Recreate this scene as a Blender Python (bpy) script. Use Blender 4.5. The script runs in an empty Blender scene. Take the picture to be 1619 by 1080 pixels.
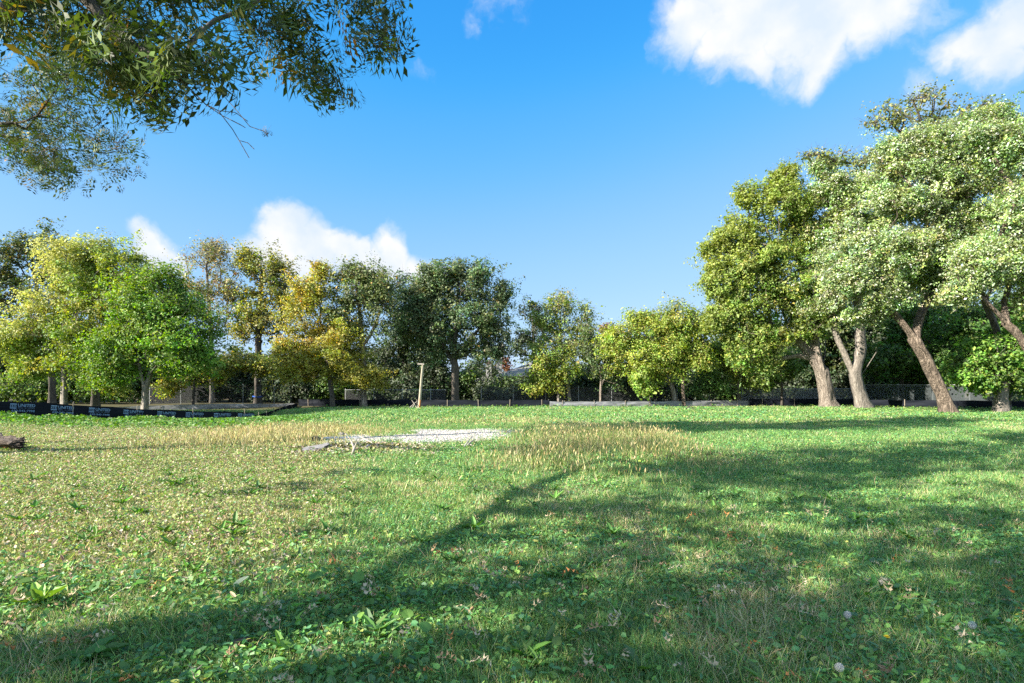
import bpy, math, random
import numpy as np
from mathutils import Vector, Matrix

# ------------------------------------------------------------------ basics
F, CX, HV, CH = 900.0, 809.5, 612.0, 1.6      # focal length in photo pixels, principal column, horizon row, eye height
rng = np.random.default_rng(11)
random.seed(5)
scene = bpy.context.scene
col = scene.collection

def W(u, v, d):
    return np.array([(u - CX) / F * d, d, CH + (HV - v) / F * d])

def smooth(x, a, b):
    t = np.clip((np.asarray(x, float) - a) / (b - a), 0, 1)
    return t * t * (3 - 2 * t)

_tab = np.random.default_rng(3).random((256, 256))
def vnoise(x, y, s=1.0, o=0.0):
    x = np.asarray(x, float) / s + o * 17.3 + 1000; y = np.asarray(y, float) / s + o * 31.7 + 1000
    xi = np.floor(x).astype(int); yi = np.floor(y).astype(int)
    fx = x - xi; fy = y - yi
    fx = fx * fx * (3 - 2 * fx); fy = fy * fy * (3 - 2 * fy)
    g = lambda i, j: _tab[i % 256, j % 256]
    return (g(xi, yi) * (1 - fx) + g(xi + 1, yi) * fx) * (1 - fy) + (g(xi, yi + 1) * (1 - fx) + g(xi + 1, yi + 1) * fx) * fy
def fbm(x, y, s=1.0, o=0.0):
    return 0.55 * vnoise(x, y, s, o) + 0.3 * vnoise(x, y, s * .45, o + 1) + 0.15 * vnoise(x, y, s * .2, o + 2)

def gz(x, y):
    x = np.asarray(x, float); y = np.asarray(y, float)
    near = smooth(np.hypot(x, y), 120, 60)
    z = (fbm(x, y, 6.0, 4) - .5) * .16 + (fbm(x, y, 1.3, 5) - .5) * .05
    z = z * near
    z = z - .80 * np.exp(-((x + 18.0) / 4.6) ** 2 - ((y - 36.5) / 3.3) ** 2)        # the dip along the printed fence
    z = z - .25 * np.exp(-((x + 23.0) / 3.5) ** 2 - ((y - 31.0) / 2.5) ** 2)
    z = z + .25 * np.exp(-((x + 26.0) / 5) ** 2 - ((y - 25.0) / 5) ** 2)
    z = z - .22 * np.exp(-((x + 16.5) / 4.2) ** 2 - ((y - 30.0) / 3.2) ** 2) - .34 * np.exp(-((x + 25.0) / 9) ** 4 - ((y - 44.5) / 5.5) ** 4)
    return z

def link(o, parent=None):
    col.objects.link(o)
    if parent is not None:
        o.parent = parent
    return o

def tag(o, label=None, cat=None, group=None, kind=None):
    if label: o['label'] = label
    if cat: o['category'] = cat
    if group: o['group'] = group
    if kind: o['kind'] = kind
    return o

def empty(name, loc, label, cat, group=None, rz=0.0):
    o = bpy.data.objects.new(name, None)
    o.location = Vector([float(c) for c in loc]); o.rotation_euler = (0, 0, rz)
    o.empty_display_size = .3
    link(o)
    return tag(o, label, cat, group)

class MB:
    """collects arrays of vertices and equal-sided faces, then builds one mesh"""
    def __init__(s): s.v = []; s.f = []; s.c = []; s.n = 0
    def add(s, verts, faces, cols=None):
        verts = np.asarray(verts, float).reshape(-1, 3); faces = np.asarray(faces, int)
        s.v.append(verts); s.f.append(faces + s.n); s.n += len(verts)
        if cols is None: cols = np.full((len(faces), 3), .5)
        s.c.append(np.broadcast_to(np.asarray(cols, float), (len(faces), 3)))
    def scatter(s, tv, tf, pos, R, scale, cols):
        tv = np.asarray(tv, float); tf = np.asarray(tf, int); n = len(pos)
        if n == 0: return
        scale = np.asarray(scale, float)
        if scale.ndim == 1: scale = np.repeat(scale[:, None], 3, 1)
        sv = tv[None] * scale[:, None, :]
        V = np.einsum('nij,nkj->nki', R, sv) + pos[:, None, :]
        Fc = tf[None] + (np.arange(n) * len(tv))[:, None, None]
        s.add(V.reshape(-1, 3), Fc.reshape(-1, tf.shape[1]), np.repeat(np.asarray(cols), len(tf), 0))
    def box(s, c, size, R=None, colr=None):
        h = np.array(size) / 2.0
        v = np.array([[x, y, z] for x in (-1, 1) for y in (-1, 1) for z in (-1, 1)]) * h
        if R is not None: v = v @ np.asarray(R).T
        s.add(v + np.asarray(c), [[0, 1, 3, 2], [4, 6, 7, 5], [0, 4, 5, 1], [2, 3, 7, 6], [0, 2, 6, 4], [1, 5, 7, 3]], colr)
    def tube(s, pts, rad, sides=8, cap=True, wob=0.0):
        pts = np.asarray(pts, float); n = len(pts); rad = np.broadcast_to(np.asarray(rad, float), (n,))
        t = np.gradient(pts, axis=0); t /= np.linalg.norm(t, axis=1)[:, None] + 1e-9
        ref = np.array([0, 0, 1.0]) if abs(t[0][2]) < .8 else np.array([1.0, 0, 0])
        a = np.cross(t, ref); a /= np.linalg.norm(a, axis=1)[:, None] + 1e-9
        b = np.cross(t, a)
        th = np.arange(sides) / sides * 2 * np.pi
        rr = rad[:, None] * np.ones(sides)
        if wob: rr = rr * (1 + wob * (rng.random((n, sides)) - .5) + wob * .8 * np.sin(th * 3 + rng.random() * 6)[None])
        V = pts[:, None] + rr[..., None] * (np.cos(th)[None, :, None] * a[:, None] + np.sin(th)[None, :, None] * b[:, None])
        i = np.arange(n - 1)[:, None] * sides; j = np.arange(sides)[None]; k = (j + 1) % sides
        q = np.stack([i + j, i + k, i + sides + k, i + sides + j], -1).reshape(-1, 4)
        s.add(V.reshape(-1, 3), q)
        if cap:
            s.add(np.vstack([V[-1], pts[-1:]]), [[m, (m + 1) % sides, sides] for m in range(sides)])
            s.add(np.vstack([V[0], pts[:1]]), [[(m + 1) % sides, m, sides] for m in range(sides)])
    def build(s, name, mat, parent=None, smoothf=False, color=False, origin=None):
        me = bpy.data.meshes.new(name)
        v = np.concatenate(s.v)
        if origin is not None: v = v - np.asarray(origin)
        me.vertices.add(len(v)); me.vertices.foreach_set('co', v.astype(np.float32).ravel())
        sizes = np.concatenate([np.full(len(f), f.shape[1]) for f in s.f])
        idx = np.concatenate([f.ravel() for f in s.f])
        me.loops.add(len(idx)); me.loops.foreach_set('vertex_index', idx.astype(np.int32))
        me.polygons.add(len(sizes))
        start = np.zeros(len(sizes), np.int32); start[1:] = np.cumsum(sizes)[:-1]
        me.polygons.foreach_set('loop_start', start)
        me.polygons.foreach_set('use_smooth', np.full(len(sizes), bool(smoothf)))
        if color:
            at = me.attributes.new('Col', 'FLOAT_COLOR', 'FACE')
            c = np.concatenate(s.c); c = np.hstack([c, np.ones((len(c), 1))])
            at.data.foreach_set('color', c.astype(np.float32).ravel())
        me.update(calc_edges=True)
        me.materials.append(mat)
        o = bpy.data.objects.new(name, me)
        return link(o, parent)

def frames(nrm, spin=None):
    """rotation matrices whose z axis is nrm, with a random spin about it"""
    n = nrm / (np.linalg.norm(nrm, axis=1)[:, None] + 1e-9)
    r = rng.normal(size=n.shape)
    x = np.cross(n, r); x /= np.linalg.norm(x, axis=1)[:, None] + 1e-9
    y = np.cross(n, x)
    return np.stack([x, y, n], -1)

def frames_dir(ydir, up):
    y = ydir / (np.linalg.norm(ydir, axis=1)[:, None] + 1e-9)
    x = np.cross(y, up); x /= np.linalg.norm(x, axis=1)[:, None] + 1e-9
    return np.stack([x, y, np.cross(x, y)], -1)

# ------------------------------------------------------------------ materials
def new_mat(name):
    m = bpy.data.materials.new(name); m.use_nodes = True
    nt = m.node_tree; nt.nodes.clear()
    out = nt.nodes.new('ShaderNodeOutputMaterial')
    return m, nt, out

def leaf_mat(name, trans=.4, gloss=.05, rough=.45):
    m, nt, out = new_mat(name); N = nt.nodes.new; L = nt.links.new
    at = N('ShaderNodeAttribute'); at.attribute_name = 'Col'
    di = N('ShaderNodeBsdfDiffuse'); tr = N('ShaderNodeBsdfTranslucent'); gl = N('ShaderNodeBsdfGlossy')
    gl.inputs['Roughness'].default_value = rough; gl.inputs['Color'].default_value = (1, 1, 1, 1)
    hs = N('ShaderNodeHueSaturation'); hs.inputs['Saturation'].default_value = 1.15; hs.inputs['Value'].default_value = 1.25
    hs.inputs['Hue'].default_value = .49
    L(at.outputs['Color'], di.inputs['Color']); L(at.outputs['Color'], hs.inputs['Color']); L(hs.outputs['Color'], tr.inputs['Color'])
    m1 = N('ShaderNodeMixShader'); m1.inputs[0].default_value = trans
    L(di.outputs[0], m1.inputs[1]); L(tr.outputs[0], m1.inputs[2])
    m2 = N('ShaderNodeMixShader'); m2.inputs[0].default_value = gloss
    L(m1.outputs[0], m2.inputs[1]); L(gl.outputs[0], m2.inputs[2])
    L(m2.outputs[0], out.inputs[0])
    return m

def rough_mat(name, c1, c2, scale=6.0, rough=.9, bump=.3, bscale=None, stretch=(1, 1, 1), c3=None, dist=.02):
    m, nt, out = new_mat(name); N = nt.nodes.new; L = nt.links.new
    tc = N('ShaderNodeTexCoord'); mp = N('ShaderNodeMapping'); mp.inputs['Scale'].default_value = stretch
    L(tc.outputs['Object'], mp.inputs[0])
    n1 = N('ShaderNodeTexNoise'); n1.inputs['Scale'].default_value = scale; n1.inputs['Detail'].default_value = 6; n1.inputs['Roughness'].default_value = .65
    L(mp.outputs[0], n1.inputs['Vector'])
    rp = N('ShaderNodeValToRGB'); rp.color_ramp.elements[0].position = .33; rp.color_ramp.elements[1].position = .68
    rp.color_ramp.elements[0].color = (*c1, 1); rp.color_ramp.elements[1].color = (*c2, 1)
    if c3:
        e = rp.color_ramp.elements.new(.52); e.color = (*c3, 1)
    L(n1.outputs['Fac'], rp.inputs[0])
    n2 = N('ShaderNodeTexNoise'); n2.inputs['Scale'].default_value = bscale or scale * 3; n2.inputs['Detail'].default_value = 5
    L(mp.outputs[0], n2.inputs['Vector'])
    bp = N('ShaderNodeBump'); bp.inputs['Strength'].default_value = bump; bp.inputs['Distance'].default_value = dist
    L(n2.outputs['Fac'], bp.inputs['Height'])
    b = N('ShaderNodeBsdfPrincipled'); b.inputs['Roughness'].default_value = rough
    L(rp.outputs[0], b.inputs['Base Color']); L(bp.outputs[0], b.inputs['Normal']); L(b.outputs[0], out.inputs[0])
    return m

M_LEAF = leaf_mat('tree_leaves', .40, .035, .6)
M_SILVER = leaf_mat('silvery_leaves', .35, .06, .5)
M_OAK = leaf_mat('oak_leaves', .32, .03, .6)
M_GRASS = leaf_mat('grass_blades', .32, .03, .55)
M_HERB = leaf_mat('herb_leaves', .32, .03, .55)
M_DRY = leaf_mat('dry_grass', .22, .03, .6)
M_BARK_GREY = rough_mat('grey_bark', (.09, .08, .07), (.34, .30, .26), 5, .95, .9, 14, (2.2, 2.2, .5), (.19, .165, .14), .05)
M_BARK_DARK = rough_mat('dark_bark', (.035, .03, .025), (.13, .11, .09), 5, .95, .9, 14, (2.2, 2.2, .5), None, .05)
M_BARK_PALE = rough_mat('pale_bark', (.08, .065, .05), (.50, .43, .365), 4.6, .95, 1.0, 12, (2.2, 2.2, .3), (.28, .23, .19), .2)
M_BARK_RED = rough_mat('reddish_bark', (.045, .034, .026), (.36, .285, .225), 4.6, .95, 1.0, 12, (2.2, 2.2, .3), (.16, .12, .09), .2)
M_DEAD = rough_mat('dead_wood', (.16, .13, .11), (.48, .43, .38), 7, .95, .6, 20, (2, 2, 2))

# ------------------------------------------------------------------ trees
def catmull(pts, step):
    pts = np.asarray(pts, float)
    if len(pts) < 3:
        n = max(2, int(np.linalg.norm(pts[-1] - pts[0]) / step) + 1)
        return np.linspace(pts[0], pts[-1], n)
    P = np.vstack([2 * pts[0] - pts[1], pts, 2 * pts[-1] - pts[-2]])
    out = [pts[:1]]
    for i in range(1, len(P) - 2):
        n = max(1, int(np.linalg.norm(P[i + 1] - P[i]) / step))
        t = (np.arange(1, n + 1) / n)[:, None]
        a, b, c, d = P[i - 1], P[i], P[i + 1], P[i + 2]
        out.append(.5 * (2 * b + (c - a) * t + (2 * a - 5 * b + 4 * c - d) * t ** 2 + (3 * b - a - 3 * c + d) * t ** 3))
    return np.vstack(out)

def grow(paths, targets, rb, step=.8, bf=.35, rtip=.012, clear=.5, pw=.5, side=None, flare=.4, wob=.26, bare=()):
    MAXN = 16000
    pos = np.zeros((MAXN, 3)); par = np.full(MAXN, -1); pl = np.zeros(MAXN); ok = np.zeros(MAXN, bool); n = 0
    tips = np.zeros(MAXN)
    for k, p in enumerate(paths):
        c = catmull(p, step * .6)
        if k == 0: start = -1
        else:
            start = int(np.argmin(np.linalg.norm(pos[:n] - c[0], axis=1))); c = c[1:]
        prev = start
        for i, q in enumerate(c):
            pos[n] = q; par[n] = prev
            pl[n] = 0 if prev < 0 else pl[prev] + np.linalg.norm(q - pos[prev])
            ok[n] = (k > 0 or i >= clear * len(c)) and (k not in bare)
            prev = n; n += 1
        tips[prev] += 1.5
    if len(targets):
        d0 = np.array([np.min(np.linalg.norm(pos[:n][ok[:n]] - a, axis=1)) for a in targets])
        for ti in np.argsort(d0):
            a = targets[ti]
            dd = pos[:n] - a
            dist = np.linalg.norm(dd, axis=1)
            cost = dist + bf * pl[:n] + .6 * np.maximum(0, dd[:, 2])
            cost[~ok[:n]] = 1e9
            s = int(np.argmin(cost)); D = dist[s]
            m = max(1, int(round(D / step))); p0 = pos[s].copy()
            jit = rng.normal(size=3) * .10 * D; jit[2] += .10 * D
            j2 = rng.normal(size=(m, 3)) * .05 * min(D, 1.5)
            prev = s
            for i in range(1, m + 1):
                if n >= MAXN - 1: break
                t = i / m
                q = p0 * (1 - t) + a * t + jit * math.sin(math.pi * t) + (j2[i - 1] if i < m else 0)
                pos[n] = q; par[n] = prev; pl[n] = pl[prev] + np.linalg.norm(q - pos[prev]); ok[n] = True
                prev = n; n += 1
            tips[prev] += 1
    cnt = tips.copy()
    for i in range(n - 1, 0, -1): cnt[par[i]] += cnt[i]
    cnt = np.maximum(cnt, .5)
    r = rtip + (rb - rtip) * (cnt / cnt[0]) ** pw
    h = pos[:, 2] - pos[0, 2]
    r = r * (1 + flare * np.exp(-np.maximum(h, 0) / .45) * (pl < 2.5)) * (1 - .12 * np.clip(h / 6, 0, 1))
    kids = [[] for _ in range(n)]
    for i in range(1, n): kids[par[i]].append(i)
    mb = MB(); stack = [(0, None)]
    while stack:
        s, pre = stack.pop()
        ch = [s]
        while kids[ch[-1]]:
            ks = sorted(kids[ch[-1]], key=lambda q: -cnt[q])
            for q in ks[1:]: stack.append((q, ch[-1]))
            ch.append(ks[0])
        pts = pos[ch]; rad = r[ch]
        if pre is not None:
            pts = np.vstack([pos[pre], pts]); rad = np.concatenate([[min(r[pre] * .8, rad[0] * 1.25)], rad])
        if len(pts) < 2: continue
        R0 = rad.max()
        mb.tube(pts, rad, 12 if R0 > .15 else 6 if R0 > .035 else 4, wob=wob if R0 > .1 else 0)
    return mb, r

KITE_V = np.array([[0, 0, 0], [.36, .48, .07], [0, 1, -.04], [-.36, .48, .07]]); KITE_V[:, 1] -= .5
KITE_F = np.array([[0, 1, 2, 3]])
OAKL = np.array([(0, -.5), (.06, -.42), (.17, -.34), (.09, -.24), (.27, -.12), (.13, -.02), (.34, .14), (.16, .22), (.24, .36), (.09, .36), (0, .5),
                 (-.09, .36), (-.24, .36), (-.16, .22), (-.34, .14), (-.13, -.02), (-.27, -.12), (-.09, -.24), (-.17, -.34), (-.06, -.42)])
def oak_leaf(curl=.12):
    v = np.array([[x, y, curl * (abs(x) * 1.6 - y * y)] for x, y in OAKL])
    m = np.array([[0, y, -curl * y * y] for y in (-.5, -.25, 0, .25, .5)])
    # triangle fan strips from the midrib
    V = np.vstack([v, m]); k = len(v)
    seq = [(0, k + 0)]; f = []
    mid = lambda y: k + int(np.clip(round((y + .5) * 4), 0, 4))
    for i in range(0, 10):
        a, b = i, i + 1; f.append([a, b, mid((OAKL[a][1] + OAKL[b][1]) / 2)])
    for i in range(10, 20):
        a, b = i, (i + 1) % 20; f.append([a, b, mid((OAKL[a][1] + OAKL[b][1]) / 2)])
    return V, np.array(f)

def pick(pal, n):
    """per-leaf own colour: (weight, rgb) entries with a little variation"""
    w = np.array([p[0] for p in pal], float); c = np.array([p[1] for p in pal], float)
    i = rng.choice(len(pal), n, p=w / w.sum())
    k = c[i] * np.exp(rng.normal(size=(n, 1)) * .22)
    return np.clip(k * (1 + rng.normal(size=(n, 3)) * .07), 0.004, .8)

LEAFK = 1.55
def leaf_cloud(mb, cen, nl, sig, leaf, pal, cc=None, flat=.7, up=.5, out=1.0, clump_col=.22, grad=None, shape=(1, 1, 1)):
    n = len(cen)
    k = np.maximum(3, (nl * LEAFK * (.45 + 1.1 * rng.random(n))).astype(int))
    idx = np.repeat(np.arange(n), k); m = len(idx)
    D = rng.normal(size=(m, 3)); D /= np.linalg.norm(D, axis=1)[:, None]
    s = sig * 1.32 * (.6 + .8 * rng.random(n))
    off = D * (s[idx] * (.3 + .8 * rng.random(m) ** .6))[:, None] * np.array([1, 1, flat])
    sk = rng.normal(size=(n, 3)) * .45; off += sk[idx] * (D[:, :1] ** 2) * s[idx][:, None]              # uneven, wind-pulled clumps
    c0 = cen.mean(0); co_ = cen - c0; co_ /= np.linalg.norm(co_, axis=1)[:, None] + 1e-6
    axs = co_ + rng.normal(size=(n, 3)) * .55 + np.array([0, 0, -.1]); axs /= np.linalg.norm(axs, axis=1)[:, None]   # sprays reach outwards along their twig
    al = (off * axs[idx]).sum(1)[:, None]
    off = off * .8 + axs[idx] * al * (.35 + .9 * rng.random(n) ** 1.5)[idx][:, None]
    pos = cen[idx] + off
    nr = rng.normal(size=(m, 3)) * .62 + np.array([0, 0, up]) + D * out * .6 + co_[idx] * .35
    c = pick(pal, m)
    c = c * np.exp(rng.normal(size=n) * clump_col)[idx][:, None]
    c = c * (1 + np.clip(rng.normal(size=(n, 3)) * np.array([.10, .06, .12]), -.4, .4))[idx]
    if grad is not None: c = grad(pos, c)
    mb.scatter(KITE_V * np.array(shape), KITE_F, pos, frames(nr), .88 * leaf * np.exp(rng.normal(size=m) * .32), np.clip(c, .003, .85))

def twigs(mb, cen, k, length, r=.008):
    n = len(cen) * k; c = np.repeat(cen, k, 0)
    d = rng.normal(size=(n, 3)); d[:, 2] = np.abs(d[:, 2]) * .8; d /= np.linalg.norm(d, axis=1)[:, None]
    tv = np.array([[1, 0, 0], [-.5, 0, .87], [-.5, 0, -.87], [.3, 1, 0], [-.15, 1, .26], [-.15, 1, -.26]])
    tf = np.array([[0, 1, 4, 3], [1, 2, 5, 4], [2, 0, 3, 5]])
    ln = length * (.5 + rng.random(n))
    R = frames_dir(d, rng.normal(size=(n, 3)))
    mb.scatter(tv, tf, c, R, np.stack([np.full(n, r), ln, np.full(n, r)], 1), np.full((n, 3), .2))

GREY_GREEN = [(5, (.12, .175, .07)), (3, (.075, .12, .04)), (1, (.22, .27, .13)), (.3, (.24, .20, .05))]
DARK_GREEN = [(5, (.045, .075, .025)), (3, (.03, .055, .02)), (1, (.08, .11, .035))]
MID_GREEN = [(5, (.14, .225, .03)), (3, (.09, .17, .022)), (2, (.24, .29, .05)), (.5, (.36, .36, .07))]
BRIGHT_GREEN = [(5, (.14, .26, .025)), (3, (.09, .19, .02)), (2, (.23, .32, .05))]
YELLOW_GREEN = [(5, (.25, .32, .04)), (3, (.16, .25, .03)), (2, (.35, .38, .06)), (.5, (.46, .40, .08))]
GOLD = [(5, (.38, .36, .05)), (3, (.27, .30, .045)), (2, (.50, .44, .10)), (1.5, (.17, .21, .035)), (.25, (.46, .25, .05))]
OLIVE_TAN = [(4, (.26, .26, .08)), (3, (.34, .29, .13)), (2, (.17, .20, .06)), (.7, (.40, .27, .10))]
OLIVE_GOLD = [(4, (.28, .29, .045)), (3, (.17, .21, .035)), (2, (.42, .37, .07)), (1, (.10, .14, .03))]
SILVER = [(4, (.24, .33, .09)), (3, (.15, .24, .045)), (2.2, (.42, .49, .30)), (.8, (.58, .62, .50)), (.8, (.36, .40, .09))]
RED = [(4, (.17, .06, .045)), (2, (.24, .10, .06)), (1, (.22, .12, .05))]

def make_tree(name, label, d, trunks, rb, blobs, pal, nc, nl, leaf=.2, sig=.55, bark=M_BARK_GREY, lm=M_LEAF, clear=.5, group=None,
              cat='tree', depth=.85, grad=None, shell=.5, ntw=3, bf=.35, bare=(), step=.8, flat=.75, cc=.22, dd=None, flare=.4, base=None, shape=(1, 1, 1)):
    bu = trunks[0][0]
    x0 = (bu[0] - CX) / F * d
    origin = np.array([x0, d, float(gz(x0, d))]) if base is None else np.asarray(base, float)
    paths = []
    for k, t in enumerate(trunks):
        p = []
        for q in t:
            dq = d + (q[2] if len(q) > 2 else 0)
            p.append(W(q[0], q[1], dq) if q[1] is not None else origin - np.array([0, 0, .06]))
        paths.append(np.array(p))
    vol = np.array([b[2] * b[3] for b in blobs], float) ** .75
    bi = rng.choice(len(blobs), nc, p=vol / vol.sum())
    u = rng.normal(size=(nc, 3)); u /= np.linalg.norm(u, axis=1)[:, None]
    u *= (shell + (1 - shell) * rng.random(nc) ** .6)[:, None]
    B = np.array([[*W(b[0], b[1], d + (b[4] if len(b) > 4 else 0)), b[2] / F * d, (b[2] + b[3]) / 2 / F * d * depth, b[3] / F * d] for b in blobs])
    u *= np.where(rng.random(nc) < .2, rng.uniform(1.08, 1.42, nc), 1.0)[:, None]
    T = B[bi, :3] + u * np.maximum(B[bi, 3:] - sig * .8, .15)
    T = T[T[:, 2] > .35]
    root = empty(name, origin, label, cat, group)
    if bu[0] < 1200: rb = rb * .8
    mb, r = grow(paths, T, rb, clear=clear, bf=bf, bare=bare, step=step, flare=flare)
    if ntw: twigs(mb, T, ntw, sig * 1.6, .010)
    mb.build('trunk', bark, root, True, origin=origin)
    lb = MB()
    if d > 44 and bu[0] < 1130 and nc > 60 and group is None: nl, leaf, sig = nl * 1.02, leaf * .86, sig * 1.08
    leaf_cloud(lb, T, nl, sig, leaf, pal, grad=grad, flat=flat, clump_col=cc, shape=shape)
    lb.build('crown', lm, root, False, True, origin=origin)
    return root

def grad_lr(c2, ux, uy, a, b, amt):  # puts the lit and shaded crown sides into the leaf colour
    """leaves turn to colour c2 along a direction through the crown (sunward side of the crown kept lighter than the far side)"""
    def g(p, c):
        t = smooth(p[:, 0] * ux + p[:, 2] * uy + rng.normal(size=len(p)) * .9, a, b) * amt
        k = np.array(c2) * np.exp(rng.normal(size=(len(p), 1)) * .2)
        return c * (1 - t[:, None]) + k * t[:, None]
    return g

def LX(u, d): return (u - CX) / F * d
def LZ(v, d): return CH + (HV - v) / F * d

# --- treeline, from the far left to the right
make_tree('oak_tree', 'tall dark green oak with yellowing tips behind the pale yellow maple', 52,
          [[(82, None), (80, 570), (66, 490), (52, 430)]], .33, [(40, 425, 62, 72), (-10, 500, 60, 80), (80, 395, 38, 42), (-45, 440, 80, 80), (95, 450, 40, 50)],
          [(5, (.08, .12, .03)), (3, (.05, .08, .025)), (2, (.22, .21, .04))], 190, 75, .24, .65, M_BARK_DARK, clear=.45)
make_tree('maple_tree', 'broad maple turning pale yellow, with slim grey trunk behind the printed fence', 40,
          [[(101, None), (102, 600), (104, 560), (118, 500), (128, 440)]], .24,
          [(122, 435, 64, 68), (68, 510, 58, 55), (150, 520, 75, 60), (28, 535, 42, 40), (105, 560, 66, 34), (150, 592, 38, 24), (52, 582, 40, 24), (178, 612, 24, 14), (180, 455, 58, 60), (150, 400, 40, 34), (205, 425, 35, 40)],
          [(5, (.22, .29, .045)), (3, (.14, .22, .03)), (2, (.34, .38, .09))], 340, 130, .155, .56, M_BARK_GREY,
          grad=grad_lr((.58, .56, .19), -.7, .7, LX(110, 40) * -.7 + LZ(470, 40) * .7 - 1.2, LX(110, 40) * -.7 + LZ(470, 40) * .7 + 4.2, .9), clear=.45)
make_tree('maple_tree', 'deep green round maple with a forked trunk rising from the printed fence', 38,
          [[(228, None), (229, 620), (222, 588), (216, 540), (215, 480)], [(229, 618), (238, 590), (250, 550), (264, 500)]], .23,
          [(230, 480, 72, 60), (285, 525, 62, 65), (200, 550, 60, 45), (255, 450, 48, 36), (312, 555, 38, 42), (172, 590, 44, 22), (280, 572, 44, 22)],
          BRIGHT_GREEN, 320, 130, .15, .56, M_BARK_GREY, clear=.4,
          grad=grad_lr((.30, .30, .04), -.5, .85, LX(230, 38) * -.5 + LZ(430, 38) * .85 - 2.0, LX(230, 38) * -.5 + LZ(430, 38) * .85 + 2.5, .6))
make_tree('oak_tree', 'thick dark trunked oak standing in shade between the two maples', 46,
          [[(150, None), (150, 590), (146, 540), (140, 480)]], .36, [(150, 480, 70, 60), (120, 540, 60, 40), (190, 540, 50, 40)], DARK_GREEN, 120, 70, .22, .6, M_BARK_DARK, clear=.5)
make_tree('ash_tree', 'tall thin crowned tree with sparse tan leaves and a straight grey trunk', 56,
          [[(335, None), (335, 570), (331, 490), (326, 420)]], .27, [(325, 425, 42, 48), (348, 490, 34, 46), (300, 470, 28, 40), (335, 395, 30, 24), (365, 440, 22, 40)],
          OLIVE_TAN, 190, 26, .22, .55, M_BARK_GREY, clear=.45, ntw=6)
make_tree('small_tree', 'low golden leaved tree under the sparse tan tree, above the grey silt fence', 51,
          [[(305, None), (306, 620), (310, 590), (325, 575)]], .13, [(285, 595, 36, 28), (330, 590, 40, 26), (360, 575, 36, 22), (268, 612, 18, 18), (395, 572, 38, 18), (420, 580, 26, 18)],
          [(4, (.26, .30, .05)), (3, (.17, .23, .04)), (2, (.42, .38, .08))], 170, 55, .2, .45, M_BARK_DARK, clear=.45)
make_tree('oak_tree', 'tall olive gold oak with a dark straight trunk marked by blue tape', 56,
          [[(407, None), (407, 580), (409, 500), (414, 430)]], .40, [(415, 425, 42, 34), (443, 445, 28, 32), (395, 480, 36, 32), (425, 515, 40, 30), (392, 412, 28, 22), (452, 480, 20, 25), (380, 515, 22, 30)],
          OLIVE_GOLD, 240, 60, .22, .55, M_BARK_DARK, clear=.5,
          grad=grad_lr((.05, .075, .03), .9, -.3, LX(440, 56) * .9 - LZ(460, 56) * .3 - 1.2, LX(440, 56) * .9 - LZ(460, 56) * .3 + 2.4, .75))
make_tree('maple_tree', 'golden yellow autumn tree with low hanging boughs beside the tall grey trunked oak', 47,
          [[(526, None), (525, 625), (518, 570), (506, 505)], [(521, 592), (540, 565), (556, 535)]], .23,
          [(490, 500, 50, 42), (456, 560, 30, 32), (520, 560, 58, 42), (480, 588, 44, 28), (560, 592, 40, 30), (545, 535, 38, 38), (500, 455, 34, 26), (590, 600, 18, 18), (508, 428, 14, 14), (475, 470, 28, 25)],
          GOLD, 340, 100, .175, .52, M_BARK_DARK, clear=.4, flat=.65,
          grad=grad_lr((.25, .25, .03), .6, -.8, LX(500, 47) * .6 - LZ(560, 47) * .8 - 1, LX(500, 47) * .6 - LZ(560, 47) * .8 + 3, .6))
make_tree('oak_tree', 'grey green oak with a straight pale trunk and one dead side limb', 47.5,
          [[(575, None), (574, 590), (573, 545), (569, 500), (563, 450)], [(575, 590), (588, 586), (600, 583), (612, 576)], [(573, 550), (590, 520), (605, 480)]], .28,
          [(560, 458, 48, 40), (602, 452, 36, 32), (540, 495, 30, 36), (605, 500, 36, 38), (572, 432, 36, 20), (560, 520, 30, 24)],
          [(5, (.14, .19, .065)), (3, (.09, .135, .04)), (1, (.25, .27, .09)), (.2, (.40, .24, .05))], 230, 65, .2, .5, M_BARK_PALE, clear=.55, bare=(1,))
make_tree('oak_tree', 'shaded dark green oak filling the gap between grey trunked oak and big round oak', 58,
          [[(640, None), (640, 570), (642, 480)]], .36, [(640, 470, 40, 36), (650, 525, 52, 42), (618, 560, 42, 38), (690, 560, 30, 40), (655, 590, 50, 30)], DARK_GREEN, 190, 70, .24, .6, M_BARK_DARK, clear=.5)
make_tree('oak_tree', 'biggest round crowned grey green oak with thick trunk, right of the leaning pole', 50,
          [[(719, None), (719, 595), (718, 560), (722, 500), (724, 450)], [(719, 575), (700, 545), (680, 520)], [(720, 565), (748, 530), (775, 505)]], .42,
          [(725, 450, 54, 34), (688, 490, 46, 40), (770, 490, 38, 42), (725, 515, 62, 38), (787, 540, 24, 30), (668, 530, 36, 32), (745, 432, 42, 18), (700, 555, 46, 18), (795, 465, 12, 26), (760, 555, 40, 20), (668, 466, 34, 32), (655, 505, 34, 36), (700, 432, 40, 22)],
          GREY_GREEN, 620, 75, .21, .48, M_BARK_DARK, clear=.5, cc=.3)
make_tree('oak_tree', 'dark blue green tree with bare limbs seen behind the pale green trees', 61,
          [[(845, None), (845, 570), (842, 505)]], .3, [(838, 490, 22, 22), (852, 530, 28, 36), (826, 545, 18, 26)], DARK_GREEN, 80, 45, .24, .5, M_BARK_DARK, clear=.5, ntw=6)
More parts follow.
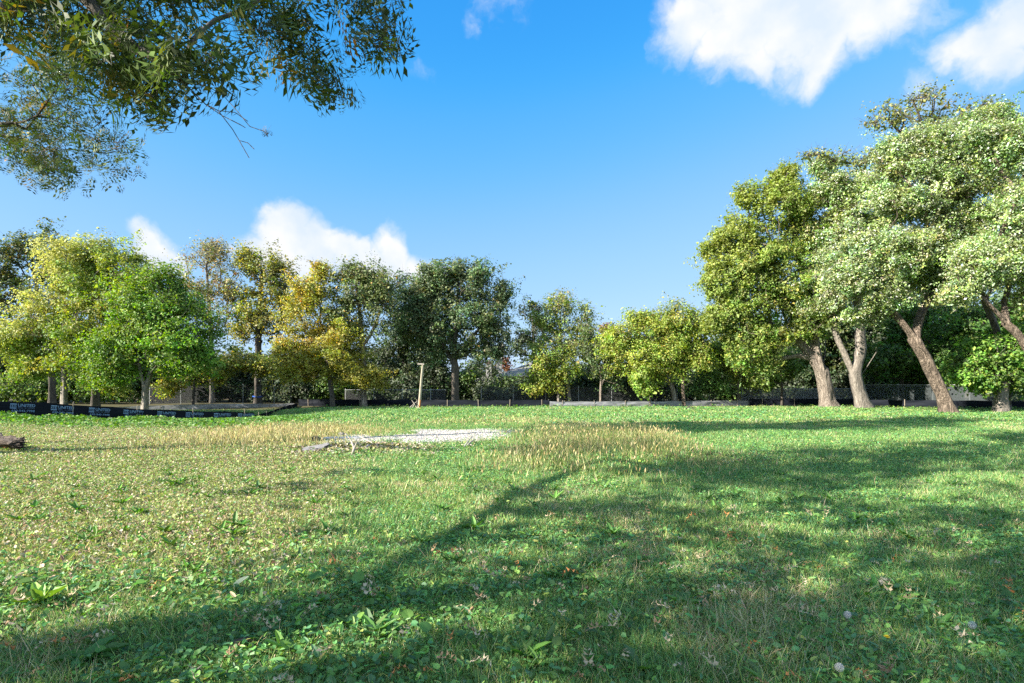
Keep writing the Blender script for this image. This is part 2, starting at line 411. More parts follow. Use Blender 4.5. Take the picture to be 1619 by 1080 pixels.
make_tree('elm_tree', 'airy pale green tree with thin top and slightly leaning trunk before the white house', 52,
          [[(901, None), (897, 605), (887, 565), (886, 505), (890, 470)], [(888, 570), (908, 540), (920, 505)]], .2,
          [(895, 482, 34, 24), (925, 510, 20, 34), (862, 500, 24, 26), (870, 555, 42, 34), (902, 545, 42, 28), (932, 555, 16, 28), (895, 515, 40, 24)],
          [(5, (.22, .29, .05)), (3, (.15, .22, .035)), (2, (.36, .37, .09))], 260, 42, .19, .5, M_BARK_GREY, clear=.45, ntw=6)
make_tree('elm_tree', 'leafy light green tree with slender trunk leaning over the house eave', 51,
          [[(883, None), (882, 605), (876, 578), (866, 560)]], .14, [(858, 578, 32, 30), (892, 585, 30, 24), (845, 605, 20, 20), (872, 605, 24, 16)], YELLOW_GREEN, 130, 55, .19, .45, M_BARK_GREY, clear=.5)
make_tree('small_tree', 'slim twin stemmed dark green tree with pale bark at the middle of the fence', 50,
          [[(949, None), (950, 595), (946, 565), (940, 530)], [(951, 612), (958, 590), (968, 570)]], .13, [(950, 565, 26, 40), (976, 600, 22, 22), (932, 540, 14, 28), (965, 545, 22, 30)],
          [(5, (.07, .12, .03)), (3, (.05, .08, .02)), (1, (.15, .2, .04))], 130, 50, .19, .45, M_BARK_PALE, clear=.4)
make_tree('maple_tree', 'small red leaved tree top peeping between the green trees', 62,
          [[(958, None), (958, 570), (958, 530)]], .14, [(957, 522, 15, 13), (962, 545, 14, 18)], RED, 30, 45, .22, .4, M_BARK_DARK)
make_tree('elm_tree', 'yellow green spreading tree on a trunk that leans left, by the pale fence', 48,
          [[(1069, None), (1061, 605), (1047, 572), (1030, 540), (1010, 515)], [(1052, 583), (1058, 550), (1050, 520)]], .22,
          [(1030, 535, 48, 38), (998, 555, 38, 42), (972, 540, 22, 32), (1048, 585, 38, 22), (1015, 505, 32, 16)],
          YELLOW_GREEN, 260, 88, .165, .52, M_BARK_PALE, clear=.35)
make_tree('elm_tree', 'yellow green tree with an upright reddish trunk next to the left leaning one', 47.5,
          [[(1082, None), (1080, 600), (1083, 560), (1080, 515)], [(1081, 590), (1097, 572), (1110, 555)]], .17,
          [(1075, 506, 36, 32), (1100, 548, 32, 42), (1060, 545, 36, 38), (1118, 512, 16, 22)],
          YELLOW_GREEN, 230, 88, .165, .52, M_BARK_RED, clear=.35)
make_tree('sapling', 'sunlit lime green sapling in front of the fence, left of the leaning yellow tree', 46.6,
          [[(1028, None), (1026, 615), (1020, 590)]], .06, [(1014, 592, 20, 26), (1024, 612, 12, 16)], [(4, (.26, .34, .05)), (2, (.18, .27, .04))], 55, 50, .18, .38, M_BARK_PALE, clear=.2)
make_tree('shrub', 'bright green shrub at the fence right of the reddish trunk', 49,
          [[(1122, None), (1122, 612), (1120, 590)]], .06, [(1120, 600, 24, 28), (1100, 618, 18, 16), (1140, 612, 16, 20)], [(4, (.11, .20, .05)), (2, (.18, .26, .06))], 90, 50, .18, .4, M_BARK_DARK, clear=.15, cat='shrub')
make_tree('small_tree', 'bushy yellow green tree on a pale thin trunk beside the grey screened fence', 49.6,
          [[(1168, None), (1167, 605), (1165, 560)], [(1167, 596), (1150, 588), (1138, 586)]], .13, [(1175, 575, 42, 36), (1202, 595, 34, 26), (1148, 555, 32, 32), (1190, 545, 30, 25)],
          [(5, (.24, .31, .05)), (3, (.15, .21, .03)), (1, (.38, .38, .09))], 200, 55, .19, .45, M_BARK_PALE, clear=.45)

# --- the big trees on the right
make_tree('cottonwood_tree', 'huge dense yellow green tree with pale thick trunk splitting low into three', 43.6,
          [[(1310, None), (1305, 615), (1299, 588)],
           [(1299, 590), (1278, 558, .1), (1256, 530, .4), (1240, 500, 1.5), (1225, 450, 3)],
           [(1299, 588), (1290, 550), (1284, 500), (1268, 420), (1248, 330)],
           [(1300, 586), (1305, 548, 1), (1302, 490, 2), (1306, 420, 2)]], .50,
          [(1190, 420, 56, 56), (1162, 372, 40, 36), (1230, 330, 55, 50), (1243, 282, 30, 26), (1182, 480, 55, 42), (1250, 430, 66, 66), (1198, 528, 56, 28), (1138, 440, 34, 40), (1282, 505, 46, 40), (1140, 500, 32, 30), (1128, 400, 22, 30), (1190, 566, 42, 24), (1290, 350, 46, 56), (1185, 310, 28, 24)],
          [(5, (.17, .255, .04)), (3, (.11, .19, .03)), (2, (.28, .33, .06)), (.5, (.40, .40, .09))], 1000, 84, .165, .48, M_BARK_PALE, clear=.9, depth=.8, cc=.28, flare=.5,
          grad=grad_lr((.31, .36, .06), -.7, .5, LX(1220, 43.6) * -.7 + LZ(420, 43.6) * .5 - 2, LX(1220, 43.6) * -.7 + LZ(420, 43.6) * .5 + 5, .6))
make_tree('cottonwood_tree', 'pale leaved tree with a grey trunk forking low, second of the big right hand trunks', 42.3,
          [[(1364, None), (1357, 618), (1351, 592)], [(1351, 594), (1336, 560), (1320, 520), (1312, 450)], [(1352, 592), (1360, 550), (1357, 490), (1350, 400)], [(1354, 605), (1372, 578), (1386, 556)]], .42,
          [(1330, 400, 55, 65), (1372, 320, 62, 52), (1400, 420, 56, 56), (1328, 300, 42, 34), (1300, 460, 46, 46), (1300, 265, 24, 18)],
          SILVER, 760, 105, .155, .47, M_BARK_GREY, lm=M_SILVER, clear=.9, flare=.5, flat=.62, shape=(.8, 1, 1))
make_tree('silver_poplar_tree', 'whitish leaved poplar leaning far to the left with split brown trunk', 34.2,
          [[(1503, None), (1490, 622), (1470, 580), (1446, 536), (1420, 502), (1390, 470)], [(1446, 536), (1458, 495, .8), (1486, 440, 1.4)], [(1480, 598), (1466, 560, -.3), (1452, 548, -.6)]], .33,
          [(1400, 400, 72, 52), (1450, 300, 80, 60), (1345, 430, 44, 42), (1500, 380, 72, 52), (1480, 235, 72, 42), (1550, 300, 62, 70), (1425, 245, 48, 32), (1400, 470, 44, 24), (1480, 440, 56, 38, 1.5), (1530, 415, 56, 46, 2), (1370, 500, 34, 20, 1), (1560, 200, 50, 36)],
          SILVER, 1300, 120, .135, .44, M_BARK_RED, lm=M_SILVER, clear=.7, ntw=5, depth=.75, flare=.6, flat=.62, shape=(.75, 1, 1))
make_tree('silver_poplar_tree', 'pale topped tree whose dark limb slants in over the edge of the lot', 30.5,
          [[(1705, None), (1665, 600), (1622, 545), (1572, 490), (1530, 452), (1488, 424)]], .30,
          [(1560, 420, 60, 42), (1625, 350, 66, 76), (1600, 235, 56, 46), (1655, 450, 60, 60), (1520, 462, 34, 20), (1700, 350, 80, 90), (1560, 215, 40, 22)],
          SILVER, 850, 115, .13, .44, M_BARK_RED, lm=M_SILVER, clear=.4, depth=.7, flat=.62, shape=(.75, 1, 1))
make_tree('silver_poplar_tree', 'thin airy shoots of a taller tree standing above the whitish poplar crown', 37.5,
          [[(1592, None), (1588, 560), (1535, 420), (1480, 280), (1464, 220)], [(1470, 280), (1440, 230), (1405, 190)], [(1470, 260), (1510, 200), (1560, 160)]], .22,
          [(1400, 190, 42, 26), (1460, 172, 52, 32), (1555, 178, 44, 26), (1500, 210, 60, 26), (1340, 255, 50, 18), (1285, 245, 24, 12)],
          [(4, (.20, .23, .05)), (3, (.12, .16, .03)), (1, (.36, .36, .2))], 170, 20, .17, .45, M_BARK_DARK, clear=.75, ntw=5)
make_tree('mulberry_tree', 'short leafy bright green tree on a stout pale stump trunk near the right edge', 36.5,
          [[(1583, None), (1582, 630), (1580, 600), (1572, 575)], [(1581, 612), (1600, 590), (1615, 560)]], .36,
          [(1560, 560, 50, 30), (1602, 588, 36, 36), (1530, 588, 36, 26), (1612, 540, 28, 28), (1560, 608, 24, 14), (1640, 580, 36, 44)],
          [(5, (.13, .26, .03)), (3, (.09, .19, .025)), (2, (.24, .34, .05))], 260, 70, .19, .45, M_BARK_GREY, clear=.4, flare=.25)

make_tree('maple_tree', 'rusty red leaved small tree just behind the white chimney', 67, [[(800, None), (800, 590), (798, 570)]], .12, [(797, 572, 10, 10), (803, 588, 8, 10)], [(4, (.16, .06, .03)), (2, (.24, .12, .05))], 24, 30, .24, .4, M_BARK_DARK)
make_tree('maple_tree', 'mid green maple filling the gap behind the grey forked trunk and leaning trunk', 47.5, [[(1428, None), (1426, 600), (1424, 560)]], .16, [(1420, 555, 56, 46), (1385, 575, 36, 34), (1455, 590, 34, 26), (1440, 510, 44, 34)],
          [(5, (.08, .17, .03)), (3, (.06, .12, .02)), (1, (.16, .25, .04))], 150, 60, .22, .55, M_BARK_DARK, clear=.3)
make_tree('maple_tree', 'deep green maple behind the leaning trunk and the stout stump tree', 45, [[(1530, None), (1528, 590), (1524, 545)]], .17, [(1510, 530, 58, 50), (1555, 500, 44, 40), (1495, 580, 36, 28), (1600, 510, 40, 40)],
          [(5, (.08, .18, .025)), (3, (.06, .12, .02)), (1, (.17, .27, .04))], 170, 60, .21, .55, M_BARK_DARK, clear=.3)
make_tree('small_tree', 'low sunlit green tree just left of the thickest pale trunk, over the grey screen', 48.8, [[(1236, None), (1236, 610), (1232, 590)]], .10, [(1228, 585, 34, 24), (1255, 572, 30, 26), (1205, 600, 20, 14)],
          [(5, (.17, .26, .06)), (3, (.11, .19, .04))], 90, 50, .2, .45, M_BARK_DARK, clear=.3)
make_tree('small_tree', 'thin dark leaved tree standing right in front of the white house', 58, [[(770, None), (771, 615), (768, 595)], [(771, 618), (790, 600)]], .10, [(762, 600, 34, 26), (800, 608, 34, 22), (785, 588, 18, 14), (830, 612, 22, 18)], DARK_GREEN, 80, 40, .2, .5, M_BARK_DARK, clear=.3)
# --- shaded back rows
BACK = [(-70, 470, 60), (10, 520, 63), (70, 540, 60), (190, 530, 62), (255, 545, 58), (290, 560, 66), (330, 548, 62), (365, 556, 64), (400, 560, 63), (436, 552, 64), (340, 560, 78), (420, 565, 80), (470, 540, 66), (520, 520, 60), (590, 540, 64), (640, 545, 68), (700, 585, 62), (765, 560, 70),
        (830, 600, 70), (905, 575, 70), (940, 565, 66), (1000, 560, 60), (1045, 555, 64), (1105, 540, 60), (1150, 520, 58), (1200, 500, 60), (1250, 470, 58), (1310, 440, 56), (1365, 430, 58), (1420, 440, 54), (1475, 430, 56), (1530, 440, 52), (1590, 450, 50), (1650, 430, 52), (1720, 420, 52)]
for i, (u, vt, d) in enumerate(BACK):
    vb = HV + F * CH / d
    h = vb - vt; rw = 42 if u < 1100 else 46
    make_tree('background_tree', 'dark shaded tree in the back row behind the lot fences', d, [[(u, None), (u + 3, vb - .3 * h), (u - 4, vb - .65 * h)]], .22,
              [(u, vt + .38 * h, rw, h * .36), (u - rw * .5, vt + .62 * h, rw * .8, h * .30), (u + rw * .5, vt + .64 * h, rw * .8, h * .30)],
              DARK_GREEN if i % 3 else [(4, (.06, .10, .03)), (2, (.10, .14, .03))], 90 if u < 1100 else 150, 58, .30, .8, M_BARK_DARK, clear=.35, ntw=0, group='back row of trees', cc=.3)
SHR = [(803, 58), (832, 58.5), (862, 59), (-40, 57), (20, 55), (60, 58), (90, 60), (120, 56), (150, 60), (212, 57), (335, 61), (400, 61), (450, 61), (270, 57), (500, 60), (540, 60), (585, 61), (630, 60), (670, 60), (715, 60), (945, 60), (905, 60), (1020, 60), (1070, 60), (1120, 60), (1165, 60), (1210, 59), (1255, 58), (1305, 57), (1360, 57), (1415, 55), (1460, 53), (1510, 52), (1575, 50), (180, 54), (240, 58), (300, 59), (365, 60), (430, 58), (475, 56), (520, 56), (560, 58), (610, 56), (650, 55), (690, 57), (740, 58), (775, 56), (815, 57), (860, 57), (925, 57), (965, 57), (1000, 56), (1040, 56),
       (1095, 57), (1140, 57), (1185, 57), (1230, 56), (1275, 55), (1330, 53), (1390, 52), (1440, 50), (1480, 49), (1545, 47), (1600, 46), (1660, 45)]
for i, (u, d) in enumerate(SHR):
    vb = HV + F * CH / d; hh = 50 + 26 * rng.random()
    if u in (815, 775): hh = 32
    if u in (803, 832, 862): hh = 44
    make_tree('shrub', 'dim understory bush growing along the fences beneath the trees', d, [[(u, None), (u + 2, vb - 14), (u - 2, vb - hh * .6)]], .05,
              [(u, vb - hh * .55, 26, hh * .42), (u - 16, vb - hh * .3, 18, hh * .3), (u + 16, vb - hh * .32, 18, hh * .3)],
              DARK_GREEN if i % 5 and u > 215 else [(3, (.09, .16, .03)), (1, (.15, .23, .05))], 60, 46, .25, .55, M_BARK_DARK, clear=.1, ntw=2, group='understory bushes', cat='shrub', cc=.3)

# ------------------------------------------------------------------ oak overhead (trunk stands left of the view) and its neighbour that shades the lawn
OAKV, OAKF = oak_leaf(.16); OAKV = OAKV * np.array([1.75, 1, 1])
def oak_spray(lb, T, n, sig, size, pal):
    k = (n * (.6 + .8 * rng.random(len(T)))).astype(int); idx = np.repeat(np.arange(len(T)), k); m = len(idx)
    off = rng.normal(size=(m, 3)) * sig * np.array([1, 1, .75])
    ln = np.linalg.norm(off, axis=1); off *= (np.minimum(ln, sig * 1.9) / ln)[:, None]
    R = frames(rng.normal(size=(m, 3)) * .8 + off / (sig + 1e-6) * .4 + np.array([0, 0, .35]))
    lb.scatter(OAKV, OAKF, T[idx] + off, R, size * np.exp(rng.normal(size=m) * .22), pick(pal, m))
def near_oak():
    base = np.array([-8.0, .8, float(gz(-8.0, .8)) - .05])
    root = empty('oak_tree', base, 'overhanging oak whose near lobed leaves and boughs reach in from above', 'tree')
    top = base + np.array([.4, -.4, 9])
    f1 = base + np.array([.2, 0, 4.3])
    paths = [np.array([base, base + [.1, 0, 2.2], f1, base + [.3, -.3, 6.5], top, top + [.3, -.3, 3.5]]),
             np.array([f1, W(-160, 60, 7.2), W(-40, 38, 6.9), W(50, 0, 6.5), W(120, -15, 6.3), W(165, 35, 6.1), W(200, 66, 6), W(255, 100, 5.9), W(292, 132, 5.8), W(325, 165, 5.7), W(350, 182, 5.6), W(385, 200, 5.5)]),
             np.array([W(275, 115, 5.85), W(300, 70, 6.0), W(340, 32, 6.3), W(395, 12, 6.6), W(450, -25, 7), W(530, -40, 7.2), W(575, 0, 7.2), W(596, 45, 7.1), W(600, 80, 7)]),
             np.array([W(420, -5, 6.8), W(455, 35, 7.2), W(478, 75, 7.3), W(500, 125, 7.3), W(535, 150, 7.3)]),
             np.array([W(300, 140, 5.8), W(325, 135, 5.7), W(352, 150, 5.6), W(372, 172, 5.55), W(395, 200, 5.5), W(418, 208, 5.5)]),            # bare twigs
             np.array([W(318, 155, 5.72), W(345, 175, 5.7), W(368, 205, 5.7), W(378, 222, 5.7), W(394, 250, 5.7)]),
             np.array([W(345, 175, 5.7), W(372, 178, 5.7), W(392, 192, 5.7)]), np.array([W(358, 190, 5.7), W(378, 196, 5.7), W(388, 202, 5.7)]),
             np.array([W(376, 218, 5.7), W(392, 226, 5.7), W(402, 236, 5.7)]),
             np.array([f1 + [.1, 0, 1], base + [1.5, 2.6, 7.8], base + [2.5, 4.6, 10.4], base + [4.5, 7, 11.8]]),
             np.array([f1 + [.1, 0, 1.4], base + [3.2, -1.5, 8], base + [5.5, -2.5, 9.8]]),
             np.array([f1 + [.1, 0, .8], base + [-2, -2.5, 7.5], base + [-4, -4, 9]]),
             np.array([f1 + [.1, 0, 1.2], base + [-2.5, 2.0, 8], base + [-4, 3, 10]])]
    bough = lambda n, c, r: np.array(c) + rng.normal(size=(n, 3)) * .5 * np.array(r)
    near = []                                                                  # clumps of the boughs in view: u, v, distance, spread px
    def fill(n, u0, u1, v0, v1, d, keep=None):
        k = 0
        while k < n:
            u = rng.uniform(u0, u1); v = rng.uniform(v0, v1)
            if keep is None or keep(u, v): near.append((u, v, d + rng.uniform(-.5, .5))); k += 1
    fill(25, -30, 250, -60, 42, 6.4)
    fill(12, 250, 425, -60, 28, 6.6)
    fill(12, 95, 225, 40, 100, 6.1)
    fill(9, 190, 262, 105, 165, 6.2, lambda u, v: v < 172 - abs(u - 235) * .5)
    fill(5, 270, 325, 95, 130, 5.8); fill(2, 325, 350, 110, 135, 5.6); fill(2, 330, 352, 40, 85, 5.8)
    fill(3, 395, 425, 10, 50, 6.4)
    fill(5, 440, 480, 10, 60, 7.3); fill(5, 470, 505, 60, 120, 7.5); fill(4, 490, 520, 110, 168, 7.5); fill(3, 510, 535, 112, 142, 7.5)
    fill(8, 535, 612, -40, 22, 7.2); fill(5, 570, 608, 20, 62, 7.1); fill(3, 580, 598, 60, 88, 7.0)
    Tn = np.array([W(*q) for q in near])
    B = []                                                                     # the rest of the crown, above and outside the view
    for c, r, m in (((-8.5, -.2, 7.5), (4, 2.2, 1.8), 34), ((-4.5, 1.2, 7.9), (2.4, 1.7, 1.2), 17), ((-6.5, 5.0, 11.5), (3.8, 2.2, 1.6), 36), ((-11, 3.5, 11), (3, 2.5, 1.8), 38), ((-3, 8.6, 12.6), (2.8, 1.8, 1.2), 20), ((-9.9, 2.0, 7.2), (1.7, 2.0, 1.0), 13), ((-8.5, 1, 12.5), (3, 2.5, 1.6), 20)):
        u = rng.normal(size=(m, 3)); u /= np.linalg.norm(u, axis=1)[:, None]; u *= (.3 + .7 * rng.random(m) ** .6)[:, None]
        B.append(np.array(c) + u * np.array(r))
    B.append(bough(14, (-8.8, 3.8, 6.3), (3.6, 3.2, 1.6)))
    B.append(bough(8, (-11.2, 4.3, 6.3), (2.2, 2.8, 1.2)))
    B = np.vstack(B)
    inview = (np.abs(B[:, 0]) < .9 * B[:, 1] + .9) & (B[:, 2] - CH < .68 * B[:, 1] + .8) & (B[:, 1] > 0)
    B = B[~inview]
    T = np.vstack([Tn, B])
    mb, r = grow(paths, T, .38, step=.45, bf=.12, rtip=.0035, clear=.35, pw=1.3, bare=(4, 5, 6, 7, 8), wob=.12)
    twigs(mb, Tn, 4, .3, .004)
    mb.build('trunk', M_BARK_DARK, root, True, origin=base)
    pal = [(5, (.05, .085, .017)), (3, (.035, .058, .017)), (2, (.10, .15, .025)), (.6, (.20, .17, .03)), (.25, (.30, .18, .04))]
    lb = MB(); V, Fc = OAKV, OAKF
    oakleaves = lambda T, n, sig, size: oak_spray(lb, T, n, sig, size, pal)
    oakleaves(Tn[Tn[:, 0] < W(430, 0, 6.5)[0]], 18, .20, .25); oakleaves(Tn[Tn[:, 0] >= W(430, 0, 6.5)[0]], 14, .19, .22)
    leaf_cloud(lb, B[B[:, 2] < 9], 22, .55, .22, pal); leaf_cloud(lb, B[B[:, 2] >= 9], 42, .55, .22, pal)
    # the withered tuft at a bare twig's end
    lb.scatter(V, Fc, W(419, 207, 5.5) + rng.normal(size=(9, 3)) * .03, frames(rng.normal(size=(9, 3))), np.full(9, .06), np.full((9, 3), .05))
    lb.build('crown', M_OAK, root, False, True, origin=base)
near_oak()

def shade_tree(name, label, x, y, h, crown, nc, nl, rb=.35):
    base = np.array([x, y, float(gz(x, y)) - .05])
    root = empty(name, base, label, 'tree')
    T = []
    for c, r, n in crown:
        u = rng.normal(size=(n, 3)); u /= np.linalg.norm(u, axis=1)[:, None]; u *= (.3 + .7 * rng.random(n) ** .6)[:, None]
        T.append(base + np.array(c) + u * np.array(r))
    T = np.vstack(T)
    mb, r = grow([np.array([base, base + [.1, .1, h * .3], base + [-.2, .2, h * .6], base + [.1, 0, h * .85]])], T, rb, clear=.4, step=.8)
    mb.build('trunk', M_BARK_DARK, root, True, origin=base)
    lb = MB(); leaf_cloud(lb, T, nl * .5, .6, .24, MID_GREEN)
    lb.build('crown', M_LEAF, root, False, True, origin=base)
shade_tree('oak_tree', 'oak standing behind the viewpoint that shades the near lawn', -11.5, -4.8, 11,
           [((0, .6, 8.6), (3.4, 2.6, 2.2), 55), ((1.5, 1.6, 10.6), (2.6, 2.0, 1.5), 34)], 0, 55)
def tall_oak():
    base = np.array([-18.5, 11, float(gz(-18.5, 11)) - .05])
    root = empty('oak_tree', base, 'oak whose small leaved lower bough hangs in low beneath the nearer oak bough', 'tree')
    far = []
    def fillf(n, u0, u1, v0, v1, keep=None):
        k = 0
        while k < n:
            u = rng.uniform(u0, u1); v = rng.uniform(v0, v1)
            if keep is None or keep(u, v): far.append((u, v, 9.6 + rng.uniform(-.8, .8))); k += 1
    fillf(46, -30, 175, 60, 255, lambda u, v: v < 285 - .25 * abs(u - 60) and not (15 < u < 60 and 60 < v < 100) and not (120 < u and v < 150 and u > 100 + v * .5))
    fillf(10, 40, 185, 235, 288, lambda u, v: v < 295 - .2 * abs(u - 130)); fillf(4, 178, 196, 215, 240); fillf(4, 60, 80, 262, 285); fillf(14, 60, 165, 60, 130)
    Tf = np.array([W(*q) for q in far])
    T = []
    for c, r, n in (((0, 0, 15), (3.8, 3.4, 2.2), 50), ((3.2, -1, 16.5), (2.2, 2.0, 1.5), 20), ((-1, 0, 17.5), (3, 2.5, 1.5), 24), ((6.5, 0, 17), (3.8, 2.8, 1.6), 60), ((9.5, 2, 18.5), (2.8, 2.2, 1.2), 36)):
        u = rng.normal(size=(n, 3)); u /= np.linalg.norm(u, axis=1)[:, None]; u *= (.3 + .7 * rng.random(n) ** .6)[:, None]
        T.append(base + np.array(c) + u * np.array(r))
    T = np.vstack(T)
    f = base + np.array([.05, 0, 5.2])
    paths = [np.array([base, base + [0, .1, 2.5], f, base + [.1, -.1, 8.5], base + [.2, 0, 12], base + [0, 0, 16]]),
             np.array([f, base + [3.5, -.6, 6.2], W(-180, 222, 9.7), W(-130, 225, 9.6), W(-30, 200, 9.6), W(20, 196, 9.5), W(60, 182, 9.2), W(86, 145, 9)]),
             np.array([W(-130, 225, 9.6), W(-70, 232, 9.9), W(-20, 214, 10), W(35, 220, 10), W(85, 240, 10), W(120, 205, 10)]),
             np.array([base + [.2, 0, 11], base + [3, -.3, 14.5], base + [6, 0, 16.5]])]
    mb, r = grow(paths, np.vstack([Tf, T]), .34, step=.5, bf=.15, rtip=.004, clear=.45, pw=1.15, wob=.12)
    twigs(mb, Tf, 4, .35, .005)
    mb.build('trunk', M_BARK_DARK, root, True, origin=base)
    lb = MB(); pal = [(5, (.05, .085, .017)), (3, (.035, .058, .017)), (2, (.09, .13, .025)), (.5, (.20, .15, .03))]
    oak_spray(lb, Tf, 25, .22, .165, pal); leaf_cloud(lb, T, 58, .6, .24, MID_GREEN)
    lb.build('crown', M_OAK, root, False, True, origin=base)
tall_oak()

# ------------------------------------------------------------------ ground zones
def zones(x, y):
    n1 = fbm(x, y, 2.2, 7); n2 = fbm(x, y, 5, 9)
    dry = smooth(-x - .24 * y - .3 + (n2 - .5) * 2.2, -.6, 1.4) * smooth(y, 3.6, 5.6) * smooth(y, 27, 21)
    thatch = np.exp(-((x + 11.5) / 4.2) ** 4 - ((y - 18.6) / 2.2) ** 4)
    tall = np.maximum.reduce([
        1.0 * np.exp(-((x + 7.4) / 3.2) ** 4 - ((y - 18.6 - .1 * (x + 7.4)) / 3.8) ** 4),
        .28 * np.exp(-((x + 4.2) / 4.0) ** 4 - ((y - 24.8) / 2.2) ** 4),
        1.0 * np.exp(-((x - 2.5 - .14 * (y - 15.5)) / 2.3) ** 4 - ((y - 15.5) / 5.4) ** 4),
        .2 * np.exp(-((x + .5) / 2.8) ** 4 - ((y - 25.5) / 4.0) ** 4)])
    tall = tall * smooth(n1 + .25 * n2, .28, .55)
    gravel = np.exp(-(.55 + 1.0 * fbm(x, y, .9, 17)) * ((x + 2.75 - .22 * (y - 18.6)) / 2.55) ** 4 - (.4 + 1.3 * fbm(x, y, .8, 18)) * ((y - 18.6 - .16 * (x + 2.5)) / 2.5) ** 4) * (1 - .9 * smooth(n1 + .3 * (x < -3.2), .62, .8))
    weeds = smooth(-x, 8.5, 11.5) * smooth(y + .18 * (x + 17), 21.5, 24.5) * smooth(y + .3 * (x + 17), 35, 32)
    return dry, thatch, tall, gravel, weeds

# ground sheet
def axis(a, b, fine0, fine1, st, grow_=1.25):
    m = list(np.arange(fine0, fine1 + 1e-6, st)); s = st; v = fine0
    L = []
    while v > a: s *= grow_; v -= s; L.append(v)
    s = st; v = fine1; Rr = []
    while v < b: s *= grow_; v += s; Rr.append(v)
    return np.array(L[::-1] + m + Rr)
gx = axis(-2500, 2500, -46, 46, .4); gy = axis(-300, 4000, -8, 56, .4)
X, Y = np.meshgrid(gx, gy); Z = gz(X, Y)
nx, ny = len(gx), len(gy)
i = np.arange(ny - 1)[:, None] * nx + np.arange(nx - 1)[None]
Q = np.stack([i, i + 1, i + 1 + nx, i + nx], -1).reshape(-1, 4)
cx = (X[:-1, :-1] + X[1:, 1:]) / 2; cy = (Y[:-1, :-1] + Y[1:, 1:]) / 2
dry, thatch, tall, gravel, weeds = zones(cx, cy)
gc = np.zeros(cx.shape + (3,)) + np.array([.085, .12, .04])
mixc = lambda c, t: gc * (1 - t[..., None]) + np.array(c) * t[..., None]
gc = mixc((.13, .125, .05), dry * .8); gc = mixc((.30, .24, .15), thatch * .8); gc = mixc((.27, .23, .10), np.clip(tall, 0, 1) * .7); gc = mixc((.05, .09, .02), weeds * .8)
shade_litter = smooth(cy, 45, 50)
gc = mixc((.075, .06, .04), shade_litter * .8)
gm = MB(); gm.add(np.stack([X, Y, Z], -1).reshape(-1, 3), Q, gc.reshape(-1, 3))
m, nt, out = new_mat('lawn_soil'); N = nt.nodes.new; L = nt.links.new
at = N('ShaderNodeAttribute'); at.attribute_name = 'Col'
tc = N('ShaderNodeTexCoord'); n1 = N('ShaderNodeTexNoise'); n1.inputs['Scale'].default_value = 9; n1.inputs['Detail'].default_value = 8; n1.inputs['Roughness'].default_value = .7
L(tc.outputs['Object'], n1.inputs['Vector'])
rp = N('ShaderNodeValToRGB'); rp.color_ramp.elements[0].position = .3; rp.color_ramp.elements[1].position = .72
rp.color_ramp.elements[0].color = (.45, .42, .36, 1); rp.color_ramp.elements[1].color = (1.6, 1.55, 1.4, 1)
L(n1.outputs['Fac'], rp.inputs[0])
mx = N('ShaderNodeMix'); mx.data_type = 'RGBA'; mx.blend_type = 'MULTIPLY'; mx.inputs[0].default_value = 1
L(at.outputs['Color'], mx.inputs[6]); L(rp.outputs[0], mx.inputs[7])
b = N('ShaderNodeBsdfPrincipled'); b.inputs['Roughness'].default_value = 1; b.inputs['Specular IOR Level'].default_value = .1
bp = N('ShaderNodeBump'); bp.inputs['Strength'].default_value = .6; bp.inputs['Distance'].default_value = .03
L(n1.outputs['Fac'], bp.inputs['Height']); L(bp.outputs[0], b.inputs['Normal'])
L(mx.outputs[2], b.inputs['Base Color']); L(b.outputs[0], out.inputs[0])
tag(gm.build('ground', m, None, True, True), kind='structure')

# ------------------------------------------------------------------ ground cover
def sample(n, d0, d1, p=1.0, margin=4.2):
    n = int(n * (.9 * (d0 + d1) / 2 + margin) / (.9 * (d0 + d1) / 2 + min(margin, 1.6)))
    """points on the ground, denser towards the near edge of the band as p grows"""
    y = d0 + (d1 - d0) * rng.random(n * 3) ** p
    w = .9 * y + margin
    keep = rng.random(n * 3) < w / (.9 * d1 + margin)
    y = y[keep][:n]; w = w[keep][:n]
    x = (rng.random(len(y)) * 2 - 1) * w
    return x, y

BL1_V = np.array([[-.5, 0, 0], [.5, 0, 0], [.32, .10, .55], [-.32, .10, .55], [0, .38, 1]]); BL1_Q = np.array([[0, 1, 2, 3]]); BL1_T = np.array([[3, 2, 4]])
BL0_V = np.array([[-.5, 0, 0], [.5, 0, 0], [0, .35, 1]]); BL0_F = np.array([[0, 1, 2]])

def blades(mb, x, y, hh, ww, cols, lean=.35, bent=True):
    n = len(x); z = gz(x, y)
    a = rng.random(n) * 2 * np.pi
    t = np.stack([rng.normal(size=n) * lean, rng.normal(size=n) * lean, np.ones(n)], 1); t /= np.linalg.norm(t, axis=1)[:, None]
    xx = np.stack([np.cos(a), np.sin(a), np.zeros(n)], 1)
    xx = xx - t * (xx * t).sum(1)[:, None]; xx /= np.linalg.norm(xx, axis=1)[:, None]
    yy = np.cross(t, xx)
    R = np.stack([xx, yy, t], -1); sc = np.stack([ww, hh, hh], 1); p = np.stack([x, y, z - .004], 1)
    if bent:
        sv = BL1_V[None] * sc[:, None, :]
        V = np.einsum('nij,nkj->nki', R, sv) + p[:, None, :]
        o = (np.arange(n) * 5)[:, None, None]
        s0 = mb.n
        mb.add(V.reshape(-1, 3), (BL1_Q[None] + o).reshape(-1, 4), cols)
        mb.v.append(np.zeros((0, 3))); mb.f.append((BL1_T[None] + o).reshape(-1, 3) + s0); mb.c.append(np.asarray(cols))
    else:
        mb.scatter(BL0_V, BL0_F, p, R, sc, cols)

